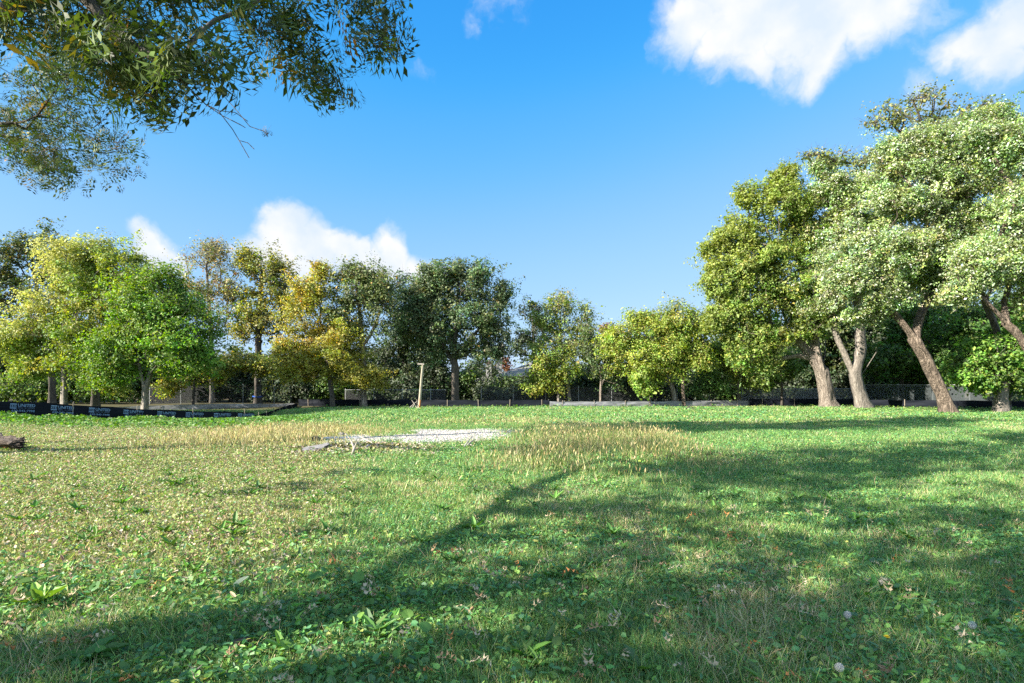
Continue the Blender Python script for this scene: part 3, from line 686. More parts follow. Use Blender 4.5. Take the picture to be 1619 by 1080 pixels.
def lawn_cols(x, y, n):
    dry, thatch, tall, gravel, weeds = zones(x, y)
    pn = fbm(x, y, .9, 12); pn2 = fbm(x, y, 3.5, 15)
    g = pick([(4, (.14, .29, .08)), (3, (.10, .23, .08)), (2, (.23, .37, .09))], n)
    s = pick([(3, (.60, .52, .32)), (2, (.46, .39, .21)), (2, (.42, .41, .16))], n)
    o = pick([(3, (.31, .36, .10)), (2, (.23, .30, .07)), (1, (.42, .39, .17))], n)
    pd = np.clip(.08 + .55 * smooth(pn, .5, .72) * smooth(pn2, .35, .65) + .35 * dry + .8 * thatch, 0, .9)
    c = np.where((rng.random(n) < np.clip(.15 + .6 * dry + .3 * smooth(pn2, .5, .7), 0, 1))[:, None], o, g)
    c = np.where((rng.random(n) < pd)[:, None], s, c)
    return c, gravel, tall, weeds, dry

gr = MB()
for n, d0, d1, h0, w0, bent in ((230000, 2.3, 5.5, .066, .0042, True), (260000, 5.5, 11, .062, .0068, True), (240000, 11, 24, .07, .016, False), (230000, 24, 47, .08, .034, False)):
    x, y = sample(n, d0, d1)
    c, gv, tl, wd, dr = lawn_cols(x, y, len(x))
    keep = (rng.random(len(x)) > np.minimum(gv * 1.15, .965)) & (rng.random(len(x)) > .45 * dr)
    x, y, c, dr = x[keep], y[keep], c[keep], dr[keep]
    tuft = .35 + 1.2 * fbm(x, y, .5, 21) * (.6 + .8 * fbm(x, y, 2.2, 22))
    hh = h0 * tuft * np.exp(rng.normal(size=len(x)) * .35) * (1 - .35 * dr)
    blades(gr, x, y, hh, w0 * np.exp(rng.normal(size=len(x)) * .25), c, .65, bent)
tag(gr.build('grass', M_GRASS, None, False, True), kind='stuff')

# broad leaved ground cover (violets, plantain, clover)
def herb_leaf(n=9, L=1.0, w=.46, cup=.16, notch=.12):
    t = np.linspace(0, 2 * np.pi, n, endpoint=False)
    y = .5 - .5 * np.cos(t) ; x = np.sin(t) * w * (1.15 - .45 * y)
    y = y + notch * 0
    v = np.stack([x, y, cup * (np.abs(x) * 1.4) - .12 * y * y], 1)
    v = np.vstack([v, [0, notch, 0]]); v[:n][0] = [0, notch * .6, 0]
    f = np.array([[i, (i + 1) % n, n] for i in range(n)])
    return v, f
HV_, HF_ = herb_leaf()
hb = MB()
for n, d0, d1, size, simple in ((44000, 2.3, 6, .028, False), (110000, 6, 12, .027, True), (200000, 12, 25, .035, True), (70000, 25, 46, .09, True)):
    x, y = sample(int(n * 1.9), d0, d1)
    dry, thatch, tall, gravel, weeds = zones(x, y)
    pn = fbm(x, y, 1.1, 31)
    p = np.clip(smooth(pn, .42, .64) * .85 + .6 * dry + .20, 0, 1) * (1 - np.clip(gravel * 1.2, 0, 1))
    k = rng.random(len(x)) < p * .62
    x, y, dry, pn = x[k], y[k], dry[k], pn[k]; n = len(x)
    g = pick([(4, (.12, .29, .075)), (3, (.085, .22, .09)), (2, (.20, .37, .08)), (.5, (.40, .45, .11))], n)
    s = pick([(3, (.28, .36, .09)), (2.4, (.17, .25, .065)), (1.6, (.44, .38, .22)), (.8, (.56, .48, .35)), (1.2, (.31, .21, .14)), (2, (.10, .13, .04))], n)
    c = np.where((rng.random(n) < dry * .85)[:, None], s, g)
    hgt = (.012 + .055 * rng.random(n)) * (1 - .3 * dry) * (1.3 if d0 > 10 else 1)
    pos = np.stack([x, y, gz(x, y) + hgt], 1)
    nr = np.stack([rng.normal(size=n) * (.5 + .45 * dry), rng.normal(size=n) * (.5 + .45 * dry), np.ones(n)], 1)
    sz = size * np.exp(rng.normal(size=n) * .3)
    if simple: hb.scatter(KITE_V, KITE_F, pos, frames(nr), sz * 1.1, c)
    else:
        e = rng.random(n) < .45
        hb.scatter(HV_, HF_, pos[~e], frames(nr[~e]), sz[~e], c[~e])
        hb.scatter(HV_ * [.5, 1.25, 1.3], HF_, pos[e], frames(nr[e] + rng.normal(size=(e.sum(), 3)) * .3), sz[e] * 1.25, c[e])
# dense clover mats in the near left corner and rosettes of longer leaves
x, y = sample(5200, 2.4, 4.6); k = smooth(fbm(x, y, .8, 41) + .25 * (x < -.5), .45, .7) > rng.random(len(x)); x, y = x[k], y[k]; n = len(x)
hb.scatter(HV_, HF_, np.stack([x, y, gz(x, y) + .03 + .04 * rng.random(n)], 1), frames(np.stack([rng.normal(size=n) * .4, rng.normal(size=n) * .4, np.ones(n)], 1)),
           .038 * np.exp(rng.normal(size=n) * .3), pick([(3, (.07, .17, .03)), (2, (.05, .13, .035)), (1, (.12, .23, .04))], n))
RV, RF = herb_leaf(8, 1, .16, .3, .05)
x, y = sample(420, 2.6, 11); k = rng.random(len(x)) < .8; x, y = x[k], y[k]
for q in range(len(x)):
    n = rng.integers(5, 10); a = rng.random() * 6 + np.arange(n) * 2 * np.pi / n + rng.normal(size=n) * .2
    el = rng.uniform(.15, .9, n)
    dr_ = np.stack([np.cos(a) * np.cos(el), np.sin(a) * np.cos(el), np.sin(el)], 1)
    hb.scatter(RV, RF, np.repeat([[x[q], y[q], float(gz(x[q], y[q])) + .01]], n, 0), frames_dir(dr_, np.tile([0, 0, 1.0], (n, 1))), np.repeat(rng.uniform(.08, .17), n) * rng.uniform(.7, 1.2, n),
               pick([(3, (.08, .19, .03)), (2, (.11, .24, .035)), (1, (.06, .14, .04))], n))
tag(hb.build('ground_cover', M_HERB, None, False, True), kind='stuff')

# lush weeds on the bank below the printed fence
wb = MB()
x = rng.uniform(-34, -7, 60000); y = rng.uniform(20, 36, 60000)
zz = zones(x, y)[4]; k = rng.random(len(x)) < zz * (.35 + .9 * fbm(x, y, 1.2, 51)); x, y = x[k], y[k]; n = len(x)
top = .04 + (.11 + .17 * smooth(-x, 17, 22)) * smooth(fbm(x, y, 1.0, 52), .3, .8)
pos = np.stack([x, y, gz(x, y) + top * rng.random(n) ** .6], 1)
wb.scatter(KITE_V, KITE_F, pos, frames(np.stack([rng.normal(size=n) * .6, rng.normal(size=n) * .6, np.ones(n)], 1)), .11 * np.exp(rng.normal(size=n) * .3),
           pick([(4, (.10, .23, .03)), (3, (.14, .28, .04)), (2, (.06, .14, .025)), (.6, (.28, .30, .09))], n))
# rank growth along the foot of the back fences and under the right hand trees
x = rng.uniform(-20, 42, 26000); y = rng.uniform(36, 47, 26000)
fy = np.interp(x, [-18, 0, 6, 19, 22, 30, 40], [48, 45.6, 46, 49.5, 47.5, 41.5, 38]) 
k = (np.abs(y - fy + .9) < .9 + .5 * (x > 16)) & (rng.random(len(x)) < .25 + .6 * (fbm(x, y, 1.6, 54) > .5)); x, y = x[k], y[k]; n = len(x)
pos = np.stack([x, y, gz(x, y) + .22 * rng.random(n)], 1)
wb.scatter(KITE_V, KITE_F, pos, frames(np.stack([rng.normal(size=n) * .6, rng.normal(size=n) * .6, np.ones(n)], 1)), .12 * np.exp(rng.normal(size=n) * .3),
           pick([(4, (.10, .20, .03)), (3, (.15, .24, .04)), (2, (.06, .12, .025))], n))
tag(wb.build('weeds', M_HERB, None, False, True), kind='stuff')

# tall dry grass
tb = MB()
x = rng.uniform(-12, 8, 150000); y = rng.uniform(9, 33, 150000)
tl = zones(x, y)[2]; gv = zones(x, y)[3]
k = rng.random(len(x)) < tl * np.where(x > -.8, .95, .75) * (1 - gv); x, y, tl = x[k], y[k], tl[k]; n = len(x)
yel = smooth(fbm(x, y, 2.0, 61) + .25 * (x < -3), .35, .62)
c = np.where((rng.random(n) < np.where(x < -3, .2 + .6 * yel, .12 + .55 * yel))[:, None], pick([(3, (.48, .41, .18)), (2, (.54, .48, .27)), (2, (.36, .34, .12))], n), pick([(3, (.16, .20, .05)), (2, (.11, .16, .04))], n))
hh = (.08 + .30 * rng.random(n) ** 1.4) * np.where(x > -.8, 1.4, 1.0) * (.5 + .6 * tl) * (.55 + .8 * fbm(x, y, .7, 62))
blades(tb, x, y, hh, .009 + .010 * rng.random(n), c, .34, False)
k = rng.random(n) < .22; m_ = k.sum()                                            # seed heads
pos = np.stack([x[k], y[k], gz(x[k], y[k]) + hh[k] * .95], 1)
tb.scatter(KITE_V * [1, 1, 1], KITE_F, pos, frames_dir(np.stack([rng.normal(size=m_) * .3, rng.normal(size=m_) * .3, np.ones(m_)], 1), rng.normal(size=(m_, 3))), np.stack([np.full(m_, .035), np.full(m_, .10), np.full(m_, .03)], 1), pick([(3, (.42, .34, .16)), (1, (.33, .25, .10))], m_))
# scattered dead stalks over the right hand lawn
x, y = sample(260, 6, 30); k = x > 1; x, y = x[k], y[k]; n = len(x)
blades(tb, x, y, .12 + .25 * rng.random(n), .004 + .0006 * y, pick([(1, (.40, .34, .22))], n), .45, False)
tag(tb.build('tall_dry_grass', M_DRY, None, False, True), kind='stuff')

# gravel
gvb = MB()
x = rng.uniform(-8, 5, 60000); y = rng.uniform(15, 23, 60000)
gv = zones(x, y)[3]; k = rng.random(len(x)) < .8 * smooth(gv, .1, .7); x, y = x[k], y[k]; n = len(x)
th = np.array([[1, 0, 0], [-1, 0, 0], [0, 1, 0], [0, -1, 0], [0, 0, 1], [0, 0, -1]]) * .5
tf = np.array([[0, 2, 4], [2, 1, 4], [1, 3, 4], [3, 0, 4], [2, 0, 5], [1, 2, 5], [3, 1, 5], [0, 3, 5]])
gvb.scatter(th, tf, np.stack([x, y, gz(x, y) + .012], 1), frames(rng.normal(size=(n, 3))), np.stack([(.02 + .05 * rng.random(n) ** 2), .02 + .045 * rng.random(n) ** 2, .03 + .03 * rng.random(n)], 1),
            pick([(4, (.40, .38, .35)), (3, (.30, .285, .265)), (2, (.50, .475, .44)), (1, (.15, .145, .14))], n))
ax = np.arange(-8, 5.01, .2); ay = np.arange(15.0, 23.01, .2); AX, AY = np.meshgrid(ax, ay)
ci = np.arange(len(ay) - 1)[:, None] * len(ax) + np.arange(len(ax) - 1)[None]
QQ = np.stack([ci, ci + 1, ci + 1 + len(ax), ci + len(ax)], -1).reshape(-1, 4)
sel = (zones((AX[:-1, :-1] + .1).ravel(), (AY[:-1, :-1] + .1).ravel())[3] > .4)
gvb.add(np.stack([AX, AY, gz(AX, AY) + .012], -1).reshape(-1, 3), QQ[sel], np.full((sel.sum(), 3), (.30, .29, .27)))
gm_, nt, out = new_mat('gravel_stone'); N = nt.nodes.new
at = N('ShaderNodeAttribute'); at.attribute_name = 'Col'; b = N('ShaderNodeBsdfPrincipled'); b.inputs['Roughness'].default_value = .9
nt.links.new(at.outputs['Color'], b.inputs['Base Color']); nt.links.new(b.outputs[0], out.inputs[0])
M_STONE = gm_
tag(gvb.build('gravel', M_STONE, None, False, True), kind='stuff')

# fallen leaves: the 300 nearest one by one, the rest as litter
def curled(seed):
    r = np.random.default_rng(seed); V, Fc = oak_leaf(.05); V = V.copy()
    a = r.uniform(.9, 2.2); x, y = V[:, 0].copy(), V[:, 1].copy()
    V[:, 2] = .55 * np.abs(x) ** 1.3 * a + .28 * np.sin(y * 3 + r.random() * 3) * a * .5
    V[:, 0] = x * (1 - .35 * np.abs(x) * a); 
    V += r.normal(size=V.shape) * .02
    V[:, 2] -= V[:, 2].min()
    return V, Fc
KINDS = [('pale tan curled oak leaf lying on the lawn', (.48, .37, .23)), ('brown curled oak leaf lying on the lawn', (.32, .20, .11)), ('rusty orange oak leaf lying on the lawn', (.42, .17, .05)), ('pale withered oak leaf lying on the lawn', (.48, .40, .28))]
leaf_meshes = []
for ki, (lab, c) in enumerate(KINDS):
    mm = rough_mat('fallen_leaf_%s' % lab.split()[0], tuple(q * .65 for q in c), tuple(min(q * 1.25, .8) for q in c), 14, .8, .4, 30)
    for s in range(3):
        V, Fc = curled(ki * 7 + s); mb = MB(); mb.add(V, Fc)
        o = mb.build('fallen_leaf', mm); me = o.data; bpy.data.objects.remove(o); leaf_meshes.append((ki, me))
x, y = sample(900, 2.6, 7.0, 1.15, .0)
k = rng.random(len(x)) < .35 + .65 * smooth(fbm(x, y, 1.0, 71), .35, .6); x, y = x[k][:300], y[k][:300]
wk = {0: .36, 1: .27, 2: .10, 3: .27}
for q in range(len(x)):
    ki = rng.choice(4, p=[.33, .30, .15, .22]); ki, me = leaf_meshes[ki * 3 + rng.integers(0, 3)]
    o = bpy.data.objects.new('fallen_leaf', me); s = rng.uniform(.07, .15)
    o.location = (x[q], y[q], float(gz(x[q], y[q])) + rng.uniform(.065, .10)); o.scale = (s, s, s)
    o.rotation_euler = (rng.normal() * .3 + .15, rng.normal() * .3, rng.uniform(0, 6.28))
    link(o); tag(o, KINDS[ki][0], 'leaf', 'fallen leaves on the lawn')
lt = MB(); V, Fc = curled(99)
x, y = sample(5200, 7.6, 30); dr = zones(x, y)[0]; k = (rng.random(len(x)) < .25 + .7 * dr); x, y = x[k], y[k]; n = len(x)
lt.scatter(V, Fc, np.stack([x, y, gz(x, y) + .03 + .02 * rng.random(n)], 1), frames(np.stack([rng.normal(size=n) * .35, rng.normal(size=n) * .35, np.ones(n)], 1)), (.045 + .05 * rng.random(n)),
           pick([(3, (.44, .36, .26)), (2, (.26, .16, .09)), (.7, (.45, .20, .06)), (3, (.50, .46, .41))], n))
tag(lt.build('leaf_litter', M_DRY, None, False, True), kind='stuff')

# dandelions
M_FLUFF = rough_mat('seed_fluff', (.38, .38, .39), (.55, .55, .56), 30, .9, .2)
M_STEM = rough_mat('flower_stem', (.10, .16, .05), (.17, .24, .08), 10, .8, .1)
M_PETAL = rough_mat('yellow_petals', (.75, .52, .01), (.85, .65, .02), 20, .7, .3)
def dandelion(u, v, d, label, kind):
    h = W(u, v, d); g = float(gz(h[0], h[1])); hz = max(h[2], g + .05)
    base = np.array([h[0], h[1] + .01, g])
    root = empty('dandelion', base, label, 'flower')
    top = np.array([h[0], h[1], hz])
    s = MB(); s.tube(np.array([base, (base + top) / 2 + [.006, 0, 0], top]), .0022, 6); s.build('stem', M_STEM, root, True, origin=base)
    f = MB()
    if kind == 'clock':
        n = 170; i = np.arange(n) + .5; ph = np.arccos(1 - 2 * i / n); t = np.pi * (1 + 5 ** .5) * i
        D = np.stack([np.cos(t) * np.sin(ph), np.sin(t) * np.sin(ph), np.cos(ph)], 1)
        for r0, w, l in ((.0, .0006, .021),):
            R = frames_dir(D, rng.normal(size=(n, 3)))
            f.scatter([[-.5, 0, 0], [.5, 0, 0], [.5, 1, 0], [-.5, 1, 0]], [[0, 1, 2, 3]], top + D * 0, R, np.stack([np.full(n, w), np.full(n, l), np.full(n, 1)], 1), np.full((n, 3), .7))
        for k in range(3):                                                     # parachutes
            a = rng.normal(size=(n, 3)); T = np.cross(D, a); T /= np.linalg.norm(T, axis=1)[:, None]
            R = frames_dir(T + D * .35, D)
            f.scatter([[-.5, 0, 0], [.5, 0, 0], [.5, 1, 0], [-.5, 1, 0]], [[0, 1, 2, 3]], top + D * .0205, R, np.stack([np.full(n, .0007), np.full(n, .0065), np.full(n, 1)], 1), np.full((n, 3), .7))
        f.build('seed_head', M_FLUFF, root, origin=base)
    else:
        for ring, (n, el, l) in enumerate(((26, .15, .018), (22, .55, .015), (14, 1.0, .010))):
            a = np.arange(n) / n * 2 * np.pi + ring; D = np.stack([np.cos(a) * math.cos(el), np.sin(a) * math.cos(el), np.full(n, math.sin(el))], 1)
            f.scatter([[-.5, 0, 0], [.5, 0, 0], [.6, .9, 0], [0, 1, 0], [-.6, .9, 0]], [[0, 1, 2, 3, 4]], np.repeat(top[None], n, 0), frames_dir(D, np.tile([0, 0, 1.0], (n, 1))), np.stack([np.full(n, .004), np.full(n, l), np.full(n, 1)], 1), np.full((n, 3), .7))
        f.build('petals', M_PETAL, root, origin=base)
dandelion(1327, 1055, 3.0, 'nearest white dandelion clock at the bottom of the lawn', 'clock')
dandelion(1340, 972, 3.6, 'smallest white dandelion clock, standing left of the yellow dandelion', 'clock')
dandelion(1537, 988, 3.45, 'white dandelion clock on the shaded grass right of the yellow dandelion', 'clock')
dandelion(1402, 1007, 3.3, 'yellow dandelion flower open in the shaded grass', 'flower')
# big dock leaf plants
def rosette(u, d, label, n, size, lift, colr):
    x = LX(u, d); base = np.array([x, d, float(gz(x, d))]); root = empty('broadleaf_plant', base, label, 'plant')
    V, Fc = herb_leaf(14, 1, .2, .5, .04); V = V.copy(); V[:, 2] += .05 * np.sin(V[:, 1] * 14) * np.abs(V[:, 0]) * 4
    for q in range(n):
        a = q * 2.4 + rng.random() * .5; el = lift * rng.uniform(.6, 1.3); mb = MB()
        D = np.array([[math.cos(a) * math.cos(el), math.sin(a) * math.cos(el), math.sin(el)]])
        mb.scatter(V, Fc, np.array([[0, 0, .02]]), frames_dir(D, np.array([[0, 0, 1.0]])), np.array([size * rng.uniform(.7, 1.15)]), pick([(1, colr)], 1))
        mb.build('leaf', M_HERB, root, True, True)
rosette(135, 3.25, 'large coarse leaved dock plant low in the shaded near corner', 6, .2, .3, (.06, .17, .035))
rosette(62, 4.05, 'upright pale green plantain rosette in the sun above the shaded corner', 9, .19, .8, (.17, .30, .05))
rosette(1080, 4.0, 'jagged leaved green rosette among dry grass in the middle foreground', 8, .15, .6, (.09, .21, .04))

# ------------------------------------------------------------------ silt fences
def fabric_mat(name, c1, c2, spec=.5, rough=.5):
    m, nt, out = new_mat(name); N = nt.nodes.new; L = nt.links.new
    tc = N('ShaderNodeTexCoord'); mp = N('ShaderNodeMapping'); mp.inputs['Scale'].default_value = (.8, .8, 9); L(tc.outputs['Object'], mp.inputs[0])
    n1 = N('ShaderNodeTexNoise'); n1.inputs['Scale'].default_value = 2.5; n1.inputs['Detail'].default_value = 5; L(mp.outputs[0], n1.inputs['Vector'])
    rp = N('ShaderNodeValToRGB'); rp.color_ramp.elements[0].color = (*c1, 1); rp.color_ramp.elements[1].color = (*c2, 1); rp.color_ramp.elements[0].position = .35; rp.color_ramp.elements[1].position = .7
    L(n1.outputs['Fac'], rp.inputs[0])
    bp = N('ShaderNodeBump'); bp.inputs['Strength'].default_value = .5; bp.inputs['Distance'].default_value = .03; L(n1.outputs['Fac'], bp.inputs['Height'])
    b = N('ShaderNodeBsdfPrincipled'); b.inputs['Roughness'].default_value = rough; b.inputs['Specular IOR Level'].default_value = spec
    L(rp.outputs[0], b.inputs['Base Color']); L(bp.outputs[0], b.inputs['Normal']); L(b.outputs[0], out.inputs[0])
    return m
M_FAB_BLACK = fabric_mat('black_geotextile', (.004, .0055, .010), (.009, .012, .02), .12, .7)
M_FAB_SUNLIT = fabric_mat('sunlit_geotextile', (.15, .15, .16), (.34, .34, .36), .3, .6)  # same black fabric where sun hits it, sunlight put into a paler base colour
M_STAKE = rough_mat('wooden_stake', (.20, .165, .125), (.38, .32, .25), 8, .9, .4)
M_PRINT = rough_mat('pale_blue_print', (.12, .20, .33), (.19, .29, .44), 12, .7, .1)

def along(pts, s):
    seg = np.linalg.norm(np.diff(pts[:, :2], axis=0), axis=1); cum = np.concatenate([[0], np.cumsum(seg)])
    return np.stack([np.interp(s, cum, pts[:, k]) for k in range(3)], -1), cum[-1]

def silt_fence(name, label, pts, height, mat, spacing=2.6, stake_up=.12, stake_side=1, top=None):
    """pts: (x, y, ground z). Fabric is a thin sheet with both faces; each stake is its own mesh."""
    pts = np.array(pts, float); _, Lt = along(pts, np.array([0.0]))
    o0 = pts[0].copy(); root = empty(name, o0, label, 'fence')
    s = np.linspace(0, Lt, int(Lt / .22) + 2); P, _ = along(pts, s)
    t = np.gradient(P[:, :2], axis=0); t /= np.linalg.norm(t, axis=1)[:, None]; nrm = np.stack([t[:, 1], -t[:, 0]], 1)      # towards the camera side
    sag = np.abs(np.sin(s / spacing * np.pi)) ** .7
    rows = 6; V = np.zeros((2, len(s), rows, 3))
    for side in (0, 1):
        for k in range(rows):
            f = k / (rows - 1)
            bul = .10 * sag * math.sin(f * math.pi) * (vnoise(s, s * 0 + k * 3, 1.1, 3) * 2 - .8) + .01 * rng.normal(size=len(s))
            V[side, :, k, :2] = P[:, :2] + nrm * (bul + (.004 if side == 0 else -.004))[:, None]
            V[side, :, k, 2] = P[:, 2] - .08 + (height + .08) * f - .045 * sag * f
    V[1] = V[0]; V[1, :, :, :2] -= nrm[:, None, :] * .006
    mb = MB(); ns = len(s)
    a = np.arange(ns - 1)[:, None] * rows + np.arange(rows - 1)[None]
    q = np.stack([a, a + rows, a + rows + 1, a + 1], -1).reshape(-1, 4)
    mb.add(V[0].reshape(-1, 3), q); mb.add(V[1].reshape(-1, 3), q[:, ::-1])
    mb.build('fabric', mat, root, True, origin=o0)
    for sk in np.arange(spacing * .4, Lt, spacing):
        p, _ = along(pts, np.array([sk])); p = p[0]; j = int(np.argmin(np.abs(s - sk)))
        c = p + np.array([*(nrm[j] * stake_side * .035), 0]); hh = height + stake_up + rng.uniform(-.03, .06)
        R = Matrix.Rotation(math.atan2(t[j][1], t[j][0]), 3, 'Z') @ Matrix.Rotation(rng.normal() * .03, 3, 'X') @ Matrix.Rotation(rng.normal() * .03, 3, 'Y')
        m = MB(); m.box((0, 0, hh / 2 - .1), (.036, .03, hh + .2), np.array(R))
        tipv = np.array([[-.018, -.015, 0], [.018, -.015, 0], [.018, .015, 0], [-.018, .015, 0], [0, 0, .03]]) + [0, 0, hh + .001]
        m.add(tipv @ np.array(R).T, [[0, 1, 4], [1, 2, 4], [2, 3, 4], [3, 0, 4]])
        m.add([[0, 0, 0]], np.zeros((0, 4), int))
        ob = m.build('stake', M_STAKE, root); ob.location = Vector([float(v) for v in (c - o0)])
    return root, pts, o0

def ground_pts(uds, zs=None):
    r = []
    for i, (u, d) in enumerate(uds):
        x = LX(u, d); r.append((x, d, float(gz(x, d)) if zs is None else zs[i]))
    return r

def text_mesh(body, size, bold=0.0):
    cu = bpy.data.curves.new('lettering', 'FONT'); cu.body = body; cu.size = size; cu.offset = bold; cu.fill_mode = 'FRONT'; cu.resolution_u = 3
    ob = bpy.data.objects.new('lettering', cu); col.objects.link(ob)
    dg = bpy.context.evaluated_depsgraph_get(); dg.update()
    me = bpy.data.meshes.new_from_object(ob.evaluated_get(dg))
    bpy.data.objects.remove(ob); bpy.data.curves.remove(cu)
    return me

# printed black fence: rises to the left, drops into the dip on the right
FR = [(-190, 23.6), (-60, 26.2), (0, 27.4), (60, 28.5), (115, 29.6), (171, 30.8), (225, 32.0), (290, 33.6), (340, 34.8), (402, 36.2)]
TOPV = [620, 629, 633, 635.5, 639, 642.5, 646, 648.5, 650, 651]
zs = [CH + (HV - tv) / F * d - .92 for (u, d), tv in zip(FR, TOPV)]
root, fp, o0 = silt_fence('silt_fence', 'black silt fence with pale blue printed lettering along the weedy bank', ground_pts(FR, zs), .92, M_FAB_BLACK, 2.9, .12)
me_u = text_mesh('UNITED', .185, .004); me_s = text_mesh('RENT - A - FENCE', .062); me_p = text_mesh('630-543-7998', .125, .002)
def fit(me, width, height=None):
    co = np.zeros(len(me.vertices) * 3, np.float32); me.vertices.foreach_get('co', co); co = co.reshape(-1, 3)
    co[:, 0] -= co[:, 0].min(); co[:, 1] -= co[:, 1].min(); co[:, 0] *= width / co[:, 0].max()
    if height: co[:, 1] *= height / co[:, 1].max()
    me.vertices.foreach_set('co', co.ravel()); me.materials.append(M_PRINT); return me
fit(me_u, .66, .15); fit(me_s, .64, .035); fit(me_p, .88, .10)
lg = MB()
for (a0, b0, a1, b1) in ((0, .19, .25, .25), (0, 0, .25, .055), (0, .10, .05, .145), (.075, .07, .105, .175), (.125, .10, .15, .145), (.17, .07, .20, .175), (.22, .10, .25, .145), (.0, .070, .02, .175)):
    lg.add([[a0, b0, 0], [a1, b0, 0], [a1, b1, 0], [a0, b1, 0]], [[0, 1, 2, 3]])
ob = lg.build('logo', M_PRINT); me_l = ob.data; bpy.data.objects.remove(ob)
seg = np.linalg.norm(np.diff(fp[:, :2], axis=0), axis=1); cum = np.concatenate([[0], np.cumsum(seg)])
uu = CX + F * fp[:, 0] / fp[:, 1]
for u0 in (-120, -52, 13, 77, 137, 192, 246, 292, 337, 377):
    s0 = float(np.interp(u0, uu, cum))
    if s0 + .98 > cum[-1]: s0 = cum[-1] - 1.0
    p0, _ = along(fp, np.array([s0, s0 + .96])); a, bq = p0
    e = bq - a; e /= np.linalg.norm(e); up = np.array([0, 0, 1.0]); nn = np.cross(e, up); nn /= np.linalg.norm(nn); up2 = np.cross(nn, e)
    for me, ox, oz in ((me_l, 0, .545), (me_u, .295, .64), (me_s, .30, .565), (me_p, .07, .40)):
        nm = 'logo' if me is me_l else 'lettering'
        ob = bpy.data.objects.new(nm, me); link(ob, root)
        c = a + e * ox + up2 * oz + nn * .06 - o0
        ob.matrix_local = Matrix(((e[0], up2[0], nn[0], c[0]), (e[1], up2[1], nn[1], c[1]), (e[2], up2[2], nn[2], c[2]), (0, 0, 0, 1)))

c0 = (LX(402, 36.2), 36.2, zs[-1])
SIDE = [c0, (LX(425, 40), 40, CH - 38 / F * 40 - .75), (LX(448, 45), 45, CH - 30.5 / F * 45 - .72), (LX(470, 50), 50, CH - 25.5 / F * 50 - .68)]
silt_fence('silt_fence', 'short dark silt fence running from the printed fence corner back to the trees', SIDE, .72, M_FAB_BLACK, 2.2, .1)
REAR = [(LX(165, 46), 46, CH - 31.5 / F * 46 - .68), (LX(260, 47.5), 47.5, CH - 28 / F * 47.5 - .68), (LX(360, 49), 49, CH - 26 / F * 49 - .68), (LX(468, 50.2), 50.2, CH - 25.5 / F * 50.2 - .68)]
silt_fence('silt_fence', 'grey sunlit silt fence dappled by shade beyond the printed fence', REAR, .68, M_FAB_SUNLIT, 2.8, .03)
B1 = ground_pts([(472, 50.4), (560, 48.6), (640, 47.6), (720, 46.8), (800, 46.2), (868, 45.8)])
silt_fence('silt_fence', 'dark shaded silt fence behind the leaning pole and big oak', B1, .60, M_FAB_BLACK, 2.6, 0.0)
B2 = ground_pts([(869, 45.8), (960, 46.2), (1060, 47.2), (1140, 48.4), (1182, 49.2), (1184, 49.3)])
silt_fence('silt_fence', 'pale grey sunlit silt fence along the foot of the yellow green trees', B2, .47, M_FAB_SUNLIT, 2.6, 0.0)
B3 = ground_pts([(1185, 49.2), (1260, 48.6), (1330, 46.8), (1420, 44.4), (1500, 42.2), (1580, 40.4), (1700, 38.5)])
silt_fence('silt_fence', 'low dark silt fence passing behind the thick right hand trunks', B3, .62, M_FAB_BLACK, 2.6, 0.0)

# ------------------------------------------------------------------ chain link fences
M_POST = rough_mat('galvanised_steel', (.28, .29, .30), (.42, .43, .44), 12, .5, .1)
def link_mat(name, c, cover, screen):
    m, nt, out = new_mat(name); N = nt.nodes.new; L = nt.links.new
    tc = N('ShaderNodeTexCoord'); tr = N('ShaderNodeBsdfTransparent'); b = N('ShaderNodeBsdfPrincipled'); b.inputs['Roughness'].default_value = .6
    n1 = N('ShaderNodeTexNoise'); n1.inputs['Scale'].default_value = .9; n1.inputs['Detail'].default_value = 4; L(tc.outputs['Object'], n1.inputs['Vector'])
    rp = N('ShaderNodeValToRGB'); rp.color_ramp.elements[0].color = (*[q * .7 for q in c], 1); rp.color_ramp.elements[1].color = (*c, 1)
    L(n1.outputs['Fac'], rp.inputs[0]); L(rp.outputs[0], b.inputs['Base Color'])
    vals = []
    for ang in (45, -45):
        mp = N('ShaderNodeMapping'); mp.inputs['Rotation'].default_value = (0, math.radians(ang), 0); L(tc.outputs['Object'], mp.inputs[0])
        w = N('ShaderNodeTexWave'); w.wave_type = 'BANDS'; w.bands_direction = 'X'; w.inputs['Scale'].default_value = 5.2; L(mp.outputs[0], w.inputs['Vector'])
        g = N('ShaderNodeMath'); g.operation = 'GREATER_THAN'; g.inputs[1].default_value = .965; L(w.outputs['Fac'], g.inputs[0]); vals.append(g)
    mx = N('ShaderNodeMath'); mx.operation = 'MAXIMUM'; L(vals[0].outputs[0], mx.inputs[0]); L(vals[1].outputs[0], mx.inputs[1])
    mm = N('ShaderNodeMath'); mm.operation = 'MAXIMUM'; mm.inputs[1].default_value = screen; L(mx.outputs[0], mm.inputs[0])
    s = N('ShaderNodeMixShader'); L(mm.outputs[0], s.inputs[0]); L(tr.outputs[0], s.inputs[1]); L(b.outputs[0], s.inputs[2]); L(s.outputs[0], out.inputs[0])
    return m
M_LINK = link_mat('chain_link', (.10, .105, .11), .2, .03)
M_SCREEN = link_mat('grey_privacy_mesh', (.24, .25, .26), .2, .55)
M_SCREEN_DARK = link_mat('dark_privacy_mesh', (.045, .06, .065), .2, .5)
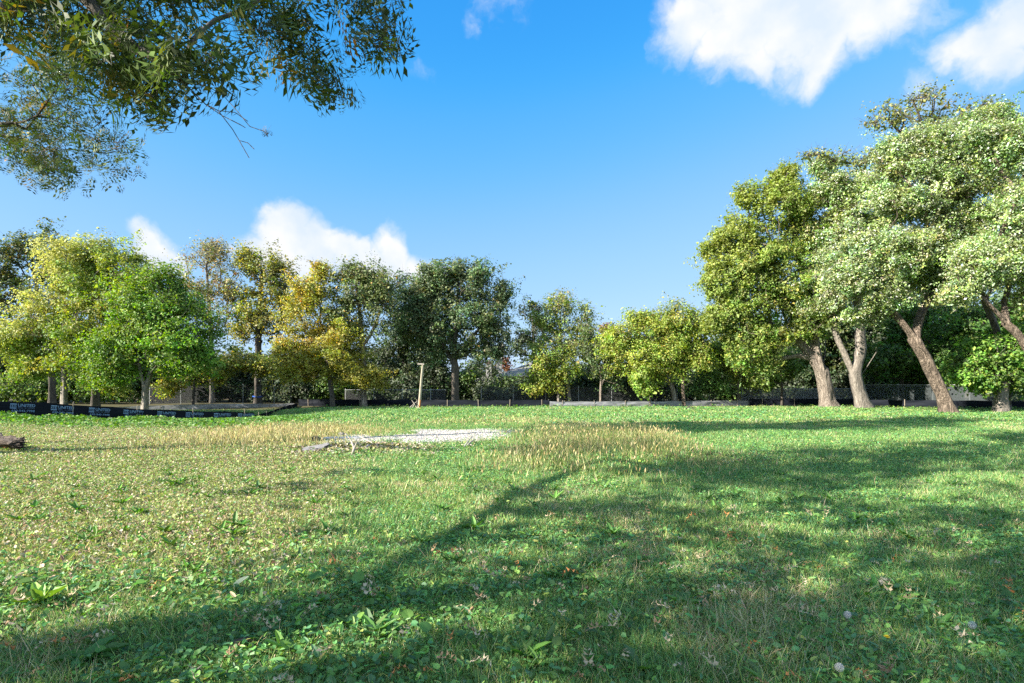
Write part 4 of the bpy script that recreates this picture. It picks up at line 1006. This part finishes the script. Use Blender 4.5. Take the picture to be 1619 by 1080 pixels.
def link_fence(label, uds, height, mat, spacing=3.0, rail=True):
    pts = np.array(ground_pts(uds)); _, Lt = along(pts, np.array([0.0])); o0 = pts[0].copy()
    root = empty('chain_link_fence', o0, label, 'fence')
    s = np.linspace(0, Lt, int(Lt / .5) + 2); P, _ = along(pts, s)
    V = np.stack([P + [0, 0, .05], P + [0, 0, height]], 1); a = np.arange(len(s) - 1) * 2
    mb = MB(); mb.add(V.reshape(-1, 3), np.stack([a, a + 2, a + 3, a + 1], -1)); mb.build('wire_mesh', mat, root, origin=o0)
    if rail:
        r = MB(); r.tube(P + [0, .03, height + .02], .021, 6); r.build('top_rail', M_POST, root, True, origin=o0)
    for sk in np.arange(.05, Lt, spacing):
        p, _ = along(pts, np.array([sk])); p = p[0]
        m = MB(); m.tube(np.array([[0, 0, -.2], [0, 0, height + .08]]), .034, 8); m.tube(np.array([[0, 0, height + .081], [0, 0, height + .12]]), [.04, .02], 8)
        o = m.build('post', M_POST, root, True); o.location = Vector([float(v) for v in (p + [0, .08, 0] - o0)])
link_fence('chain link fence with thin grey posts in the shade behind the grey silt fence', [(235, 53), (350, 53), (462, 53)], 1.75, M_LINK, 2.9, False)
link_fence('chain link fence section behind the pale trunked oak and pole', [(545, 51), (640, 50.5), (705, 50)], 1.35, M_LINK, 2.6)
link_fence('chain link fence in front of the white house and thin middle trees', [(760, 53), (900, 52), (1010, 51.5), (1130, 52)], 1.6, M_LINK, 3.0, False)
link_fence('chain link fence hung with grey privacy mesh left of the thickest trunk', [(1172, 51.5), (1260, 50.5), (1352, 49.5)], 1.45, M_SCREEN, 2.6)
link_fence('chain link fence hung with dark mesh behind the leaning poplar trunk', [(1368, 48), (1460, 45.5), (1565, 42.5), (1680, 40)], 1.75, M_SCREEN_DARK, 2.3)

# ------------------------------------------------------------------ houses behind
M_STUCCO = rough_mat('white_stucco', (.27, .265, .26), (.40, .39, .38), 4, .9, .25, 40)
M_SHINGLE = rough_mat('grey_shingles', (.17, .16, .15), (.30, .285, .265), 5, .9, .5, 20, (1, 1, 4))
M_SHINGLE_BROWN = rough_mat('brown_shingles', (.24, .19, .16), (.38, .31, .27), 5, .9, .5, 20, (1, 1, 4))
M_BRICK = rough_mat('red_brick', (.24, .09, .06), (.36, .16, .11), 12, .9, .4)
M_BRICK_DARK = rough_mat('dark_brown_brick', (.05, .035, .03), (.10, .07, .055), 12, .9, .4)
M_TRIM = rough_mat('white_trim', (.70, .70, .69), (.80, .80, .79), 6, .6, .05)
M_GLASS = rough_mat('dark_window_glass', (.02, .025, .03), (.035, .04, .05), 2, .08, 0)
def house(label, u0, u1, d, depth, eave_v, ridge_v, chim_u, wallm, roofm, wins):
    x0, x1 = LX(u0, d), LX(u1, d); ze = LZ(eave_v, d); zr = LZ(ridge_v, d); o0 = np.array([(x0 + x1) / 2, d, 0.0])
    root = empty('house', o0, label, 'house')
    m = MB(); m.box(((x0 + x1) / 2, d + depth / 2, ze / 2 - .1), (x1 - x0, depth, ze + .2)); m.build('wall', wallm, root, origin=o0)
    e = .45; a0, a1, b0, b1 = x0 - e, x1 + e, d - e, d + depth + e; rin = depth / 2 + e; zz = ze + .02
    V = [[a0, b0, zz], [a1, b0, zz], [a1, b1, zz], [a0, b1, zz], [a0 + rin * .8, (b0 + b1) / 2, zr], [a1 - rin * .8, (b0 + b1) / 2, zr]]
    r = MB(); r.add(V, [[0, 1, 5, 4], [2, 3, 4, 5]]); r.add(V, [[1, 2, 5], [3, 0, 4]]); r.add(V, [[3, 2, 1, 0]])
    rf = r.build('roof', roofm, root, origin=o0)
    g = MB(); g.box(((a0 + a1) / 2, b0 - .03, zz - .06), (a1 - a0, .05, .2)); g.build('fascia', M_TRIM, root, origin=o0)
    xc = LX(chim_u, d); yc = d + 1.6
    c = MB(); c.box((xc, yc, (ze + zr) / 2 + .5), (.62, .62, zr - ze + (1.5 if wallm is M_STUCCO else .5))); ch = c.build('chimney', M_STUCCO if wallm is M_STUCCO else M_BRICK_DARK, root, origin=o0)
    c = MB(); zt = (ze + zr) / 2 + .5 + (zr - ze + (1.5 if wallm is M_STUCCO else .5)) / 2; c.box((xc, yc, zt + .11), (.74, .74, .2)); c.box((xc, yc, zt + .36), (.34, .34, .28)); k = c.build('chimney_cap', M_BRICK_DARK, ch, origin=o0)
    for (wu, wv, ww, wh) in wins:
        xw, zw = LX(wu, d), LZ(wv, d)
        f = MB()
        for dx, dz, sx, sz in ((0, wh / 2, ww + .16, .08), (0, -wh / 2, ww + .22, .1), (-ww / 2 - .04, 0, .08, wh - .1), (ww / 2 + .04, 0, .08, wh - .1), (0, 0, .05, wh - .1)):
            f.box((xw + dx, d - .03, zw + dz), (sx, .10, sz))
        fo = f.build('window', M_TRIM, root, origin=o0)
        p = MB(); p.box((xw, d - .012, zw), (ww, .02, wh)); p.build('pane', M_GLASS, fo, origin=o0)
house('white stuccoed house with grey hipped roof and white chimney glimpsed through the trees', 792, 905, 63, 9, 593.5, 570, 789, M_STUCCO, M_SHINGLE, [(815, 612, 1.1, 1.3), (845, 612, 1.1, 1.3), (880, 612, 1.1, 1.3)])
house('low white outbuilding left of the white house, mostly hidden by dark leaves', 742, 785, 66, 6, 604, 592, 772, M_STUCCO, M_SHINGLE, [(760, 616, .9, 1.1)])
house('house with a brown shingled roof showing behind the blue taped oak', 345, 470, 74, 10, 590, 560, 362, M_BRICK_DARK, M_SHINGLE_BROWN, [(385, 606, 1.1, 1.2), (430, 606, 1.1, 1.2)])

# ------------------------------------------------------------------ pole, sticks, log, debris
d = 43.4; pb = np.array([LX(662, d), d, float(gz(LX(662, d), d))]); pt = W(668.5, 577.5, d)
root = empty('wooden_pole', pb, 'weathered leaning wooden pole with short crosspiece on top', 'pole')
M_POLE = rough_mat('weathered_pole', (.22, .185, .135), (.46, .41, .33), 4, .9, .5, 20, (3, 3, .6), (.34, .30, .225))
M_RUST = rough_mat('rusty_plate', (.26, .09, .03), (.42, .17, .06), 10, .9, .3)
m = MB(); m.tube(np.array([pb - [0, 0, .2], pb * .7 + pt * .3 + [.02, 0, 0], pb * .3 + pt * .7, pt]), [.115, .108, .10, .085], 12, wob=.06); m.build('shaft', M_POLE, root, True, origin=pb)
m = MB(); m.box(pt + [-.14, -.02, .09], (.50, .14, .11), np.array(Matrix.Rotation(.06, 3, 'Y'))); m.build('crosspiece', M_DEAD, root, origin=pb)
m = MB(); q0 = pb + (pt - pb) * .03 + [.07, -.07, 0]; q1 = pb + (pt - pb) * .20 + [.065, -.07, 0]; m.tube(np.array([q0, q1]), .065, 8); m.build('rust_patch', M_RUST, root, True, origin=pb)
def sticks(name, label, segs, cat='branch', origin=None, mat=M_DEAD):
    o0 = np.asarray(segs[0][0][0], float); o0 = np.array([o0[0], o0[1], float(gz(o0[0], o0[1]))]); mb = MB()
    for pts, r0, r1 in segs:
        c = catmull(np.array(pts), .12); mb.tube(c, np.linspace(r0, r1, len(c)), 6, wob=.1)
    ob = mb.build(name, mat, None, True, origin=o0); ob.location = Vector([float(q) for q in o0]); return tag(ob, label, cat)
def G(u, v, h=0.0):
    dd = CH * F / (v - HV); x = LX(u, dd); return np.array([x, dd, float(gz(x, dd)) + h])
def at_(u, v, d):
    return W(u, v, d)
sticks('dead_branch', 'three broken sticks leaning together at the foot of the wooden pole', [([at_(648, 644.5, 43), at_(655, 638, 43), at_(660, 634, 43.1)], .035, .02), ([at_(659, 645, 43), at_(655, 638.5, 43.1), at_(651, 633, 43.2)], .04, .02), ([at_(652, 645, 42.9), at_(655, 640, 43)], .03, .02)])
D1 = 13.3
sticks('dead_branch', 'pale forked dead branch sticking up from the brush beside the gravel', [([at_(556, 722, D1), at_(560, 709, D1), at_(558, 703, D1 + .1), at_(553, 693, D1 + .2), at_(546, 685, D1 + .2)], .035, .012), ([at_(560, 709, D1), at_(563, 702, D1), at_(566, 696, D1)], .02, .006), ([at_(553, 693, D1 + .2), at_(549, 688, D1 + .3), at_(545, 686.5, D1 + .4)], .012, .006), ([at_(556, 722, D1), at_(557, 728, D1 - .1)], .035, .03)])
sticks('dead_branch', 'long grey fallen branch slanting down to the right of the forked one', [([at_(568, 689, 15.5), at_(580, 696, 15.2), at_(597, 703.5, 14.8), at_(612, 709, 14.5), at_(624, 713, 14.2)], .016, .035), ([at_(597, 703.5, 14.8), at_(604, 699, 14.8), at_(611, 697, 14.9)], .015, .006), ([at_(580, 696, 15.2), at_(588, 692, 15.2)], .01, .005)])
sticks('dead_branch', 'thick chalky dead limb lying flat in the brush near the gravel', [([G(577, 713, .06), G(586, 711, .10), G(598, 710, .06), G(610, 708, .04)], .06, .03)])
sticks('dead_branch', 'small grey twigs lying at the near right end of the gravel', [([G(734, 709, .03), G(742, 704, .14), G(748, 700, .2)], .03, .01), ([G(738, 708, .03), G(744, 706, .1), G(752, 702, .12)], .025, .01), ([G(730, 706, .03), G(742, 707, .06), G(750, 708, .03)], .02, .01)])
sticks('weed_stalk', 'tall bare weed stalk standing before the back fence', [([G(874, 662, 0), G(874, 662, .45), G(872, 662, .78)], .012, .006), ([G(874, 662, .4), G(878, 662, .65)], .008, .004), ([G(874, 662, .55), G(869, 662, .75)], .008, .004)], 'weed', mat=M_BARK_DARK)
sticks('dead_branch', 'dark twig cluster lying before the pale silt fence', [([G(1084, 647, .03), G(1090, 647, .25), G(1097, 647, .1)], .04, .02), ([G(1088, 647, .03), G(1092, 647, .38)], .03, .015), ([G(1086, 647, .1), G(1099, 648, .05)], .03, .02)], mat=M_BARK_DARK)
sticks('dead_branch', 'short dark stick lying in the shaded near corner', [([G(8, 995, .02), G(22, 1003, .045), G(36, 1012, .04)], .012, .008)], mat=M_BARK_DARK)
sticks('dead_branch', 'short brown bark piece lying in the near grass', [([G(372, 1031, .03), G(388, 1030, .05), G(404, 1028, .035)], .018, .014)], mat=M_BARK_RED)
# brush heap: loose dry leaves and twigs round the branches
bb = MB(); n = 2600
x = rng.normal(size=n) * 1.1 + LX(575, 14.8); y = rng.normal(size=n) * .6 + 14.7
hgt = .16 * np.exp(-((x - LX(575, 15.4)) / 1.4) ** 2 - ((y - 14.7) / .7) ** 2)
bb.scatter(KITE_V, KITE_F, np.stack([x, y, gz(x, y) + .02 + hgt * rng.random(n)], 1), frames(np.stack([rng.normal(size=n) * .7, rng.normal(size=n) * .7, np.ones(n)], 1)), .07 + .05 * rng.random(n),
           pick([(3, (.24, .23, .08)), (3, (.36, .30, .20)), (2, (.13, .18, .05)), (1.5, (.44, .39, .32))], n))
tag(bb.build('brush_litter', M_DRY, None, False, True), kind='stuff')

M_CONC = rough_mat('grey_concrete', (.12, .115, .115), (.20, .19, .19), 8, .9, .4)
def lump(name, label, cat, c, size, mat, seed, rot=(0, 0, 0), sub=3):
    import bmesh
    bm = bmesh.new(); bmesh.ops.create_icosphere(bm, subdivisions=sub, radius=1.0)
    r = np.random.default_rng(seed)
    for v in bm.verts:
        p = np.array(v.co); k = 1 + .35 * (fbm(p[0] * 2 + seed, p[1] * 2 + p[2] * 1.7, 1.0, seed) - .5) * 2
        q = np.sign(p) * np.abs(p) ** .75 * k
        v.co = Vector([float(q[i] * size[i]) for i in range(3)])
    me = bpy.data.meshes.new(name); bm.to_mesh(me); bm.free(); me.materials.append(mat)
    ob = bpy.data.objects.new(name, me); ob.location = Vector([float(q) for q in c]); ob.rotation_euler = rot
    link(ob); return tag(ob, label, cat)
lump('rock', 'small dark rock at the end of the pale concrete strip', 'rock', G(499, 697, .06), (.13, .10, .10), rough_mat('dark_rock', (.03, .03, .032), (.10, .10, .10), 6, .9, .5), 4)
lump('concrete_slab', 'smooth grey tilted concrete slab showing in the grass left of the dead branches', 'slab', G(491, 712, .03), (.42, .30, .07), M_CONC, 8, (.12, -.22, .35))
lump('concrete_strip', 'long pale concrete strip between the rock and the gravel', 'slab', (G(512, 697) + G(560, 694)) / 2 + [0, 0, .02], (.62, .10, .07), rough_mat('pale_concrete', (.45, .44, .42), (.60, .58, .56), 8, .9, .4), 12, (0, 0, .2))
lump('rock', 'pale grey stone half sunk at the left end of the gravel', 'rock', G(540, 690, .04), (.11, .08, .08), M_CONC, 21)
# fallen log cut by the left edge; unseen upright limb added for its shadow
o0 = G(-10, 711); root = empty('fallen_log', o0, 'rotten fallen log with dark broken end at the far edge of the sunny ground', 'log')
M_LOG = rough_mat('rotten_log', (.03, .022, .018), (.27, .21, .17), 4, .95, 1.0, 12, (1, 3, 3), (.10, .075, .06), .1)
end = G(29, 711, .15); st = G(-150, 702, .22)
ax_ = np.linspace(0, 1, 26)[:, None]; pts = st * (1 - ax_) + end * ax_ + np.hstack([np.zeros((26, 2)), .03 * np.sin(ax_ * 9)])
m = MB(); rr = np.linspace(.22, .155, 26) * (1 + .13 * rng.normal(size=26)); m.tube(pts, rr, 14, True, .5)
m.build('trunk', M_LOG, root, True, origin=o0)
m = MB()
for q in range(34):                                                            # splinters round the broken end
    a = rng.uniform(0, 6.28); r_ = .14 * rng.random() ** .5; s_ = end + np.array([-.06, math.cos(a) * r_, math.sin(a) * r_])
    m.tube(np.array([s_, s_ + [rng.uniform(.05, .24), rng.normal() * .03, rng.normal() * .04]]), [.03, .005], 5)
m.build('splinters', M_LOG, root, True, origin=o0)
lb_ = G(-75, 706, .4); m = MB(); m.tube(catmull(np.array([lb_, lb_ + [.05, 0, .8], lb_ + [-.1, .05, 1.6], lb_ + [.08, 0, 2.3]]), .2), np.linspace(.13, .07, len(catmull(np.array([lb_, lb_ + [.05, 0, .8], lb_ + [-.1, .05, 1.6], lb_ + [.08, 0, 2.3]]), .2))), 8, wob=.15)
m.build('added_shadow_limb', M_LOG, root, True, origin=o0)  # outside the view, added to throw a long thin shadow over the ground
# blue tape on the oak trunk
M_TAPE = rough_mat('blue_tape', (.02, .09, .45), (.03, .13, .6), 5, .5, .05)
tx, ty = LX(407, 56), 56.0; tz = LZ(627, 56)
m = MB(); a = np.linspace(0, 2 * np.pi, 25); ring = np.stack([tx + .455 * np.cos(a), ty + .455 * np.sin(a), tz + .02 * np.sin(a * 2)], 1)
V = np.stack([ring + [0, 0, -.06], ring + [0, 0, .06]], 1).reshape(-1, 3); k = np.arange(24) * 2; m.add(V, np.stack([k, k + 2, k + 3, k + 1], -1))
tag(m.build('marking_tape', M_TAPE), 'blue tape tied round a dark oak trunk behind the grey silt fence', 'tape')

# ------------------------------------------------------------------ light, sky, camera
SUN_EL = math.radians(30); sdir = np.array([-.90, -.435]); sdir /= np.linalg.norm(sdir)
to_sun = np.array([sdir[0] * math.cos(SUN_EL), sdir[1] * math.cos(SUN_EL), math.sin(SUN_EL)])
sl = bpy.data.lights.new('sun', 'SUN'); sl.energy = 5.0; sl.angle = math.radians(.53); sl.color = (1.0, .93, .80)
so = bpy.data.objects.new('sun', sl); link(so); so.rotation_euler = Vector(to_sun).to_track_quat('Z', 'Y').to_euler()
w = bpy.data.worlds.new('World'); scene.world = w; w.use_nodes = True; nt = w.node_tree; nt.nodes.clear(); N = nt.nodes.new; L = nt.links.new
out = N('ShaderNodeOutputWorld'); bg = N('ShaderNodeBackground'); bg.inputs[1].default_value = .15; L(bg.outputs[0], out.inputs[0])
sky = N('ShaderNodeTexSky'); sky.sky_type = 'NISHITA'; sky.sun_disc = False; sky.sun_elevation = SUN_EL; sky.sun_rotation = math.atan2(to_sun[0], to_sun[1])
sky.air_density = 1.0; sky.dust_density = .05; sky.ozone_density = 1.5; sky.altitude = 200
s0 = N('ShaderNodeVectorMath'); s0.operation = 'SCALE'; s0.inputs['Scale'].default_value = 1 / 12; L(sky.outputs[0], s0.inputs[0])
cv = N('ShaderNodeRGBCurve'); L(s0.outputs[0], cv.inputs['Color'])
for k, pts in enumerate(([(.9, .10), (1.18, .24), (2.04, .66), (3.19, .92), (5.4, 1.22), (12, 1.5)], [(1.51, .77), (1.97, 1.0), (3.24, 1.32), (4.7, 1.52), (6.7, 1.70), (12, 1.9)], [(2.67, 1.95), (3.34, 2.08), (4.85, 2.2), (6, 2.25), (12, 2.3)])):
    c_ = cv.mapping.curves[k]; c_.points[1].location = (1.0, pts[-1][1] / 3)
    for x_, y_ in pts[:-1]: c_.points.new(x_ / 12, y_ / 3)
cv.mapping.update()
hs = N('ShaderNodeVectorMath'); hs.operation = 'SCALE'; hs.inputs['Scale'].default_value = 3.0; L(cv.outputs[0], hs.inputs[0])
tc = N('ShaderNodeTexCoord')
nz = N('ShaderNodeTexNoise'); nz.inputs['Scale'].default_value = 7; nz.inputs['Detail'].default_value = 9; nz.inputs['Roughness'].default_value = .55; L(tc.outputs['Generated'], nz.inputs['Vector'])
sb = N('ShaderNodeVectorMath'); sb.operation = 'SUBTRACT'; sb.inputs[1].default_value = (.5, .5, .5); L(nz.outputs['Color'], sb.inputs[0])
sc_ = N('ShaderNodeVectorMath'); sc_.operation = 'SCALE'; sc_.inputs['Scale'].default_value = .13; L(sb.outputs[0], sc_.inputs[0])
ad = N('ShaderNodeVectorMath'); ad.operation = 'ADD'; L(tc.outputs['Generated'], ad.inputs[0]); L(sc_.outputs[0], ad.inputs[1])
CL = [(1090, 20, 75, 1), (1170, 45, 90, 1), (1260, 30, 100, 1), (1350, 10, 95, 1), (1430, 10, 80, .9), (1300, 95, 62, 1), (1190, 90, 50, .8), (1380, 60, 60, .8), (1180, -60, 140, 1), (1330, -70, 150, 1),
      (1545, 70, 62, .95), (1590, 40, 70, .95), (1560, 105, 50, .8), (1640, 80, 60, .9), (1475, 150, 45, .42),
      (448, 362, 44, 1.15), (488, 388, 44, 1.15), (420, 388, 38, 1.1), (535, 402, 36, 1.05), (468, 412, 54, 1.05), (515, 374, 20, 1), (560, 418, 34, 1), (620, 416, 42, 1.1), (590, 426, 34, 1), (655, 426, 32, .85), (690, 432, 26, .6), (380, 390, 28, .8),
      (235, 394, 38, 1.05), (265, 402, 32, 1), (208, 404, 24, .9), (655, 105, 24, .2), (280, 267, 16, .2), (790, 5, 40, .36), (760, 42, 22, .36)]
acc = None
for (u, v, r, a) in CL:
    dv = np.array([(u - CX) / F, 1, (HV - v) / F]); ln = np.linalg.norm(dv); dv = dv / ln
    ds = N('ShaderNodeVectorMath'); ds.operation = 'DISTANCE'; ds.inputs[1].default_value = tuple(dv); L(ad.outputs[0], ds.inputs[0])
    mr = N('ShaderNodeMapRange'); mr.inputs['From Min'].default_value = r / F / ln * (1.12 if u > 800 else 1.3); mr.inputs['From Max'].default_value = r / F / ln * .35; mr.inputs['To Max'].default_value = a; L(ds.outputs['Value'], mr.inputs['Value'])
    if acc is None: acc = mr.outputs[0]
    else:
        mx = N('ShaderNodeMath'); mx.operation = 'MAXIMUM'; L(acc, mx.inputs[0]); L(mr.outputs[0], mx.inputs[1]); acc = mx.outputs[0]
n2 = N('ShaderNodeTexNoise'); n2.inputs['Scale'].default_value = 22; n2.inputs['Detail'].default_value = 8; n2.inputs['Roughness'].default_value = .6; L(ad.outputs[0], n2.inputs['Vector'])
mm = N('ShaderNodeMath'); mm.operation = 'MULTIPLY_ADD'; mm.inputs[1].default_value = .95; mm.inputs[2].default_value = -.475; L(n2.outputs['Fac'], mm.inputs[0])
has = N('ShaderNodeMath'); has.operation = 'ADD'; L(acc, has.inputs[0]); L(mm.outputs[0], has.inputs[1])
cf = N('ShaderNodeMapRange'); cf.interpolation_type = 'SMOOTHSTEP'; cf.inputs['From Min'].default_value = .10; cf.inputs['From Max'].default_value = .9; cf.inputs['To Max'].default_value = .97; L(has.outputs[0], cf.inputs['Value'])
gate = N('ShaderNodeMath'); gate.operation = 'MULTIPLY'; g2 = N('ShaderNodeMapRange'); g2.inputs['From Max'].default_value = .08; L(acc, g2.inputs['Value']); L(cf.outputs[0], gate.inputs[0]); L(g2.outputs[0], gate.inputs[1])
cr = N('ShaderNodeValToRGB'); cr.color_ramp.elements[0].position = .35; cr.color_ramp.elements[1].position = .62
CB = 2.1
cr.color_ramp.elements[0].color = (.76, .86, 1.0, 1); cr.color_ramp.elements[1].color = (1.0, 1.0, 1.0, 1)
n3 = N('ShaderNodeTexNoise'); n3.inputs['Scale'].default_value = 14; n3.inputs['Detail'].default_value = 5; L(tc.outputs['Generated'], n3.inputs['Vector']); L(n3.outputs['Fac'], cr.inputs[0])
cs = N('ShaderNodeVectorMath'); cs.operation = 'SCALE'; cs.inputs['Scale'].default_value = CB; L(cr.outputs[0], cs.inputs[0])
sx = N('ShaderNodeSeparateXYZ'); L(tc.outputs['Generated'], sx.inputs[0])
rear_fill = N('ShaderNodeMapRange'); rear_fill.interpolation_type = 'SMOOTHSTEP'; rear_fill.inputs['From Min'].default_value = .42; rear_fill.inputs['From Max'].default_value = .15; L(sx.outputs['Y'], rear_fill.inputs['Value'])  # unseen bright clouds added behind and above the camera to fill the shade
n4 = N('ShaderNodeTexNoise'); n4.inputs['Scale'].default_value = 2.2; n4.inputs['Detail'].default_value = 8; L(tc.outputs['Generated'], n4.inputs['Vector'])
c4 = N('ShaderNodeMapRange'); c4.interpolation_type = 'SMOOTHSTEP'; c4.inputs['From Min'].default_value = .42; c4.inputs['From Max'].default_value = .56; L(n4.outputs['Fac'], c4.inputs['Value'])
rc = N('ShaderNodeMath'); rc.operation = 'MULTIPLY'; L(rear_fill.outputs[0], rc.inputs[0]); L(c4.outputs[0], rc.inputs[1])
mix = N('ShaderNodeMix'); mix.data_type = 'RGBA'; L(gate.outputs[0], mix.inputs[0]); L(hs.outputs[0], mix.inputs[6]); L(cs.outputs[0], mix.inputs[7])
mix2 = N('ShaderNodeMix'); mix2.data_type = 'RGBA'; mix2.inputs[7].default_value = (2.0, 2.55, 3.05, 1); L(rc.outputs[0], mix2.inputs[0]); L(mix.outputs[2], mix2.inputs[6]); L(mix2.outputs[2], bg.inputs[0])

cam = bpy.data.cameras.new('camera'); co = bpy.data.objects.new('camera', cam); link(co)
cam.sensor_width = 36; cam.lens = 36 * F / 1619; cam.shift_y = (HV - 540) / 1619; cam.clip_start = .05; cam.clip_end = 9000
co.location = (0, 0, CH); co.rotation_euler = (math.radians(90), 0, 0); scene.camera = co
scene.view_settings.view_transform = 'Standard'; scene.view_settings.look = 'None'; scene.view_settings.exposure = 1.72; scene.view_settings.gamma = 1
scene.cycles.max_bounces = 6; scene.cycles.transparent_max_bounces = 8; scene.cycles.diffuse_bounces = 3; scene.cycles.transmission_bounces = 4; scene.cycles.glossy_bounces = 2
scene.cycles.use_denoising = False
